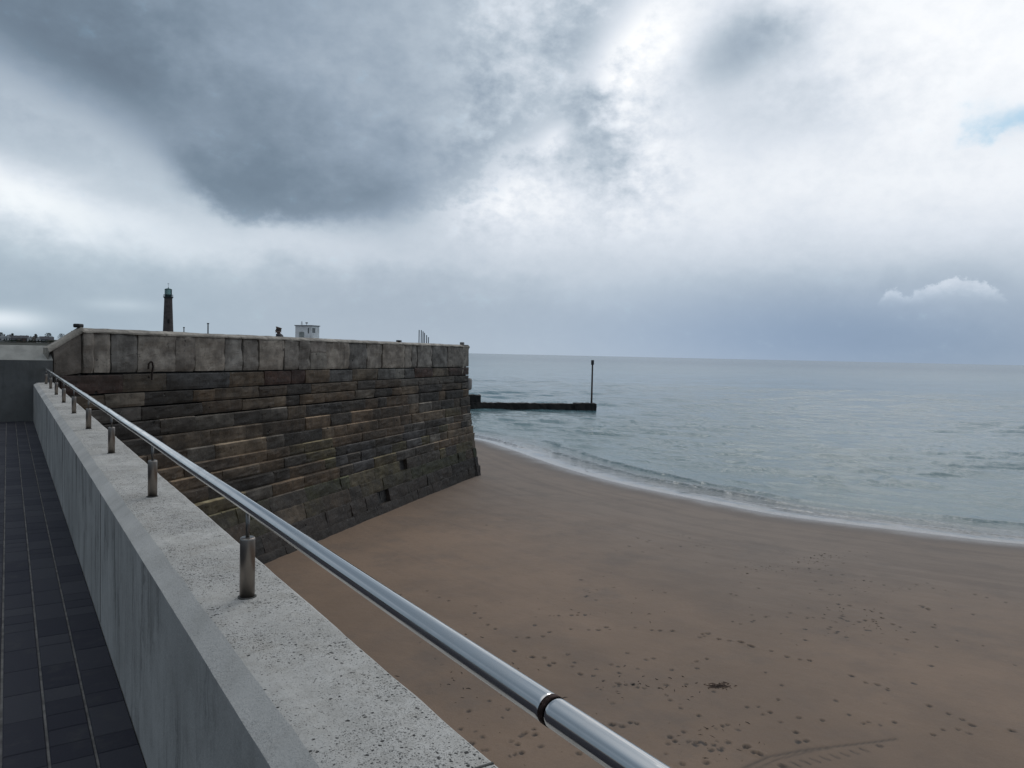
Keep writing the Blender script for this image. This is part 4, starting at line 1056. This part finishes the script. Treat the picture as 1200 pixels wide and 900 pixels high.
# ------------------------------------------------------------------ far shore with its town
DT = 720.0
M_hill = simple('far_land', (.040, .042, .034), .9, 0, .3, .03)
V = []; pxl = np.linspace(-330, 100, 60)
prof = []
for px in pxl:
    c0 = at_d(px, 400, DT); n_ = c0[:2]/DT
    top = 4.2*max(0, min(1, (118-px)/60))+.8*fbm2(np.array([px*.05]), np.array([.2]), 91, 3)[0]
    for dd_, z in ((-40, SEA-1), (-32, SEA+.6), (-25, -2.4+.5*top), (0, -.6+.5*top), (60, 1.2+.55*top), (160, 2.4+.6*top), (400, -7)):
        V.append((n_[0]*(DT+dd_), n_[1]*(DT+dd_), z+.3*fbm2(np.array([px*.11]), np.array([dd_*.05]), 92, 2)[0]))
hill = link_mesh('hills', V, grid_faces(len(pxl), 7)[:, ::-1], M_hill, smooth=True); tag(hill, 'low dark far shore across the water', 'hills', kind='structure')
wallc = {'white': simple('house_white', (.55, .53, .51), .8), 'grey': simple('house_grey', (.20, .20, .20), .8), 'buff': simple('house_buff', (.24, .20, .165), .8), 'brick': simple('house_brick', (.13, .085, .07), .8)}
M_roof = simple('slate_roof', (.055, .055, .062), .8, 0, .3, .3); M_win = simple('house_window', (.03, .032, .035), .3)
def hill_z(px):
    top = 4.2*max(0, min(1, (118-px)/60)); return -.6+.5*top
seen = [(3, 'white', 5.0, 4.6, 'gable', 'white gabled house at the far left on the distant shore'),
        (9.5, 'white', 4.2, 5.0, 'gable', 'taller white gabled house with two windows second from left on the far shore'),
        (16, 'grey', 5.6, 3.6, 'long', 'low grey house between white houses on the far shore'),
        (22, 'buff', 5.2, 3.8, 'long', 'buff house with slate roof just right of the low grey one on the far shore'),
        (28.5, 'brick', 6.0, 4.0, 'long', 'dark brick house in the middle of the far shore terrace'),
        (34.5, 'white', 3.6, 4.0, 'gable', 'narrow white house in the middle of the far shore terrace'),
        (39.5, 'buff', 4.2, 4.2, 'gable', 'buff gabled house beside the narrow white one on the far shore'),
        (45.0, 'white', 3.4, 3.9, 'gable', 'small pale gabled house toward the right of the far shore terrace'),
        (51.0, 'grey', 5.6, 3.6, 'long', 'grey house under the dark tree on the far shore'),
        (58.5, 'buff', 5.6, 3.2, 'long', 'low buff house at the right end of the far shore, above the concrete wall')]
def house(px, kind, wd, ht, shape, label, dd=0):
    p = at_d(px, 400, DT+dd); rz = math.atan2(p[1], p[0])-math.pi/2
    z0 = hill_z(px)-1.2
    o = empty('house', (p[0], p[1], z0), label, 'house', 'houses on the far shore', rz)
    H = ht*.72+1.0; dp = 7.0
    bm = bmesh.new(); add_box(bm, (0, 0, H/2), (wd, dp, H)); from_bm('wall', bm, wallc[kind], o)
    bm = bmesh.new(); rh = wd*.45 if shape == 'gable' else 2.2
    if shape == 'gable': pr = [(-wd/2-.2, -.05), (wd/2+.2, -.05), (0, rh)]; v0 = [bm.verts.new((x, -dp/2-.2, H+z)) for x, z in pr]; v1 = [bm.verts.new((x, dp/2+.2, H+z)) for x, z in pr]
    else: pr = [(-dp/2-.3, -.05), (dp/2+.3, -.05), (0, rh)]; v0 = [bm.verts.new((-wd/2-.1, y, H+z)) for y, z in pr]; v1 = [bm.verts.new((wd/2+.1, y, H+z)) for y, z in pr]
    bm.faces.new(v0); bm.faces.new(v1[::-1])
    for i in range(3): bm.faces.new((v0[i], v0[(i+1) % 3], v1[(i+1) % 3], v1[i]))
    rf = from_bm('roof', bm, M_roof, o)
    bm = bmesh.new(); add_box(bm, (wd*.28, 0, H+rh*.8), (.7, .9, 1.3)); from_bm('chimney', bm, wallc['brick'], rf)
    if shape == 'gable':     # pale gable end under the roof edge
        bm = bmesh.new(); vv = [bm.verts.new(q) for q in ((-wd/2+.1, -dp/2-.26, H-.1), (wd/2-.1, -dp/2-.26, H-.1), (0, -dp/2-.26, H+rh*.82))]; f = bm.faces.new(vv)
        bmesh.ops.extrude_face_region(bm, geom=[f]); 
        for v in bm.verts:
            if v not in vv: v.co.y += .12
        from_bm('gable', bm, wallc[kind], o)
    for wx in ((-.24, .24) if wd > 3.8 else (0,)):
        for wz in (.62,):
            bm = bmesh.new(); add_box(bm, (wx*wd, -dp/2-.01, H*wz), (.9, .12, 1.15)); from_bm('window', bm, M_win, o)
for a in seen: house(*a)
off = [(-8+q*-9.5-random.uniform(0, 2)) for q in range(14)]
for q, px in enumerate(off):
    house(px, random.choice(['white', 'grey', 'buff', 'brick']), random.uniform(4, 6.5), random.uniform(3.4, 5), random.choice(['gable', 'long']), 'house of the far shore town', random.uniform(0, 20))
M_leaf = simple('dark_foliage', (.026, .034, .020), .9, 0, .4, .6); M_trunk = simple('tree_bark', (.04, .032, .025), .9)
def tree(px, wd, ztop_px, label, dd=12):
    p = at_d(px, 400, DT+dd); zt = at_d(px, ztop_px, DT+dd)[2]; z0 = hill_z(px)-.2; h = zt-z0
    o = empty('tree', (p[0], p[1], z0), label, 'tree', 'trees on the far shore', random.uniform(0, 6))
    bm = bmesh.new(); lathe(bm, [(.30, 0), (.22, h*.4), (.10, h*.7)], 8)
    for q in range(4):
        a = q*1.6; lathe(bm, [(.08, h*.35), (.05, h*.6)], 6, math.cos(a)*.5, math.sin(a)*.5)
    from_bm('trunk', bm, M_trunk, o)
    V = []; Fs = []
    for q in range(900):
        a = random.uniform(0, 6.28); rr = wd/2*math.sqrt(random.random()); zz = h*(.30+.70*random.random()); lim = math.sqrt(max(0, 1-((zz/h-.62)/.42)**2))*(1+.35*math.sin(a*3+zz))
        x, y = rr*lim*math.cos(a), rr*lim*math.sin(a); s = random.uniform(.12, .3); t = Vector((random.gauss(0, 1), random.gauss(0, 1), random.gauss(0, 1))).normalized(); u_ = t.orthogonal().normalized(); b0 = len(V)
        for e in (u_*s, t*s*.7, -u_*s, -t*s*.7): V.append((x+e.x, y+e.y, zz+e.z))
        Fs.append((b0, b0+1, b0+2, b0+3))
    link_mesh('crown', V, np.array(Fs), M_leaf, o)
tree(57, 5.2, 390.2, 'dark rounded tree above the roofs on the far shore')
tree(72, 5.0, 391.0, 'dark tree at the right end of the far shore beside the stone wall')
tree(1, 4.6, 389.6, 'dark tree at the far left edge above the white houses')
tree(14.5, 2.6, 390.6, 'small dark tree behind the low grey house on the far shore')
tree(42, 2.4, 391.4, 'small dark tree behind the buff gabled house on the far shore')
for q in range(16):
    tree(2+q*4.4+random.uniform(-1, 1), random.uniform(3.5, 5.5), random.uniform(398.6, 400.2), 'dark bush on the bank in front of the far shore houses', -9)
for px in (-18, -40, -66, -95, -120): tree(px, random.uniform(4, 7), 389.5, 'dark tree among the houses of the far shore town')

# ------------------------------------------------------------------ render settings
scn.view_settings.view_transform = 'Standard'; scn.view_settings.look = 'None'; scn.view_settings.gamma = 1; scn.view_settings.exposure = .13
scn.render.engine = 'CYCLES'; scn.cycles.use_denoising = True; scn.cycles.max_bounces = 6
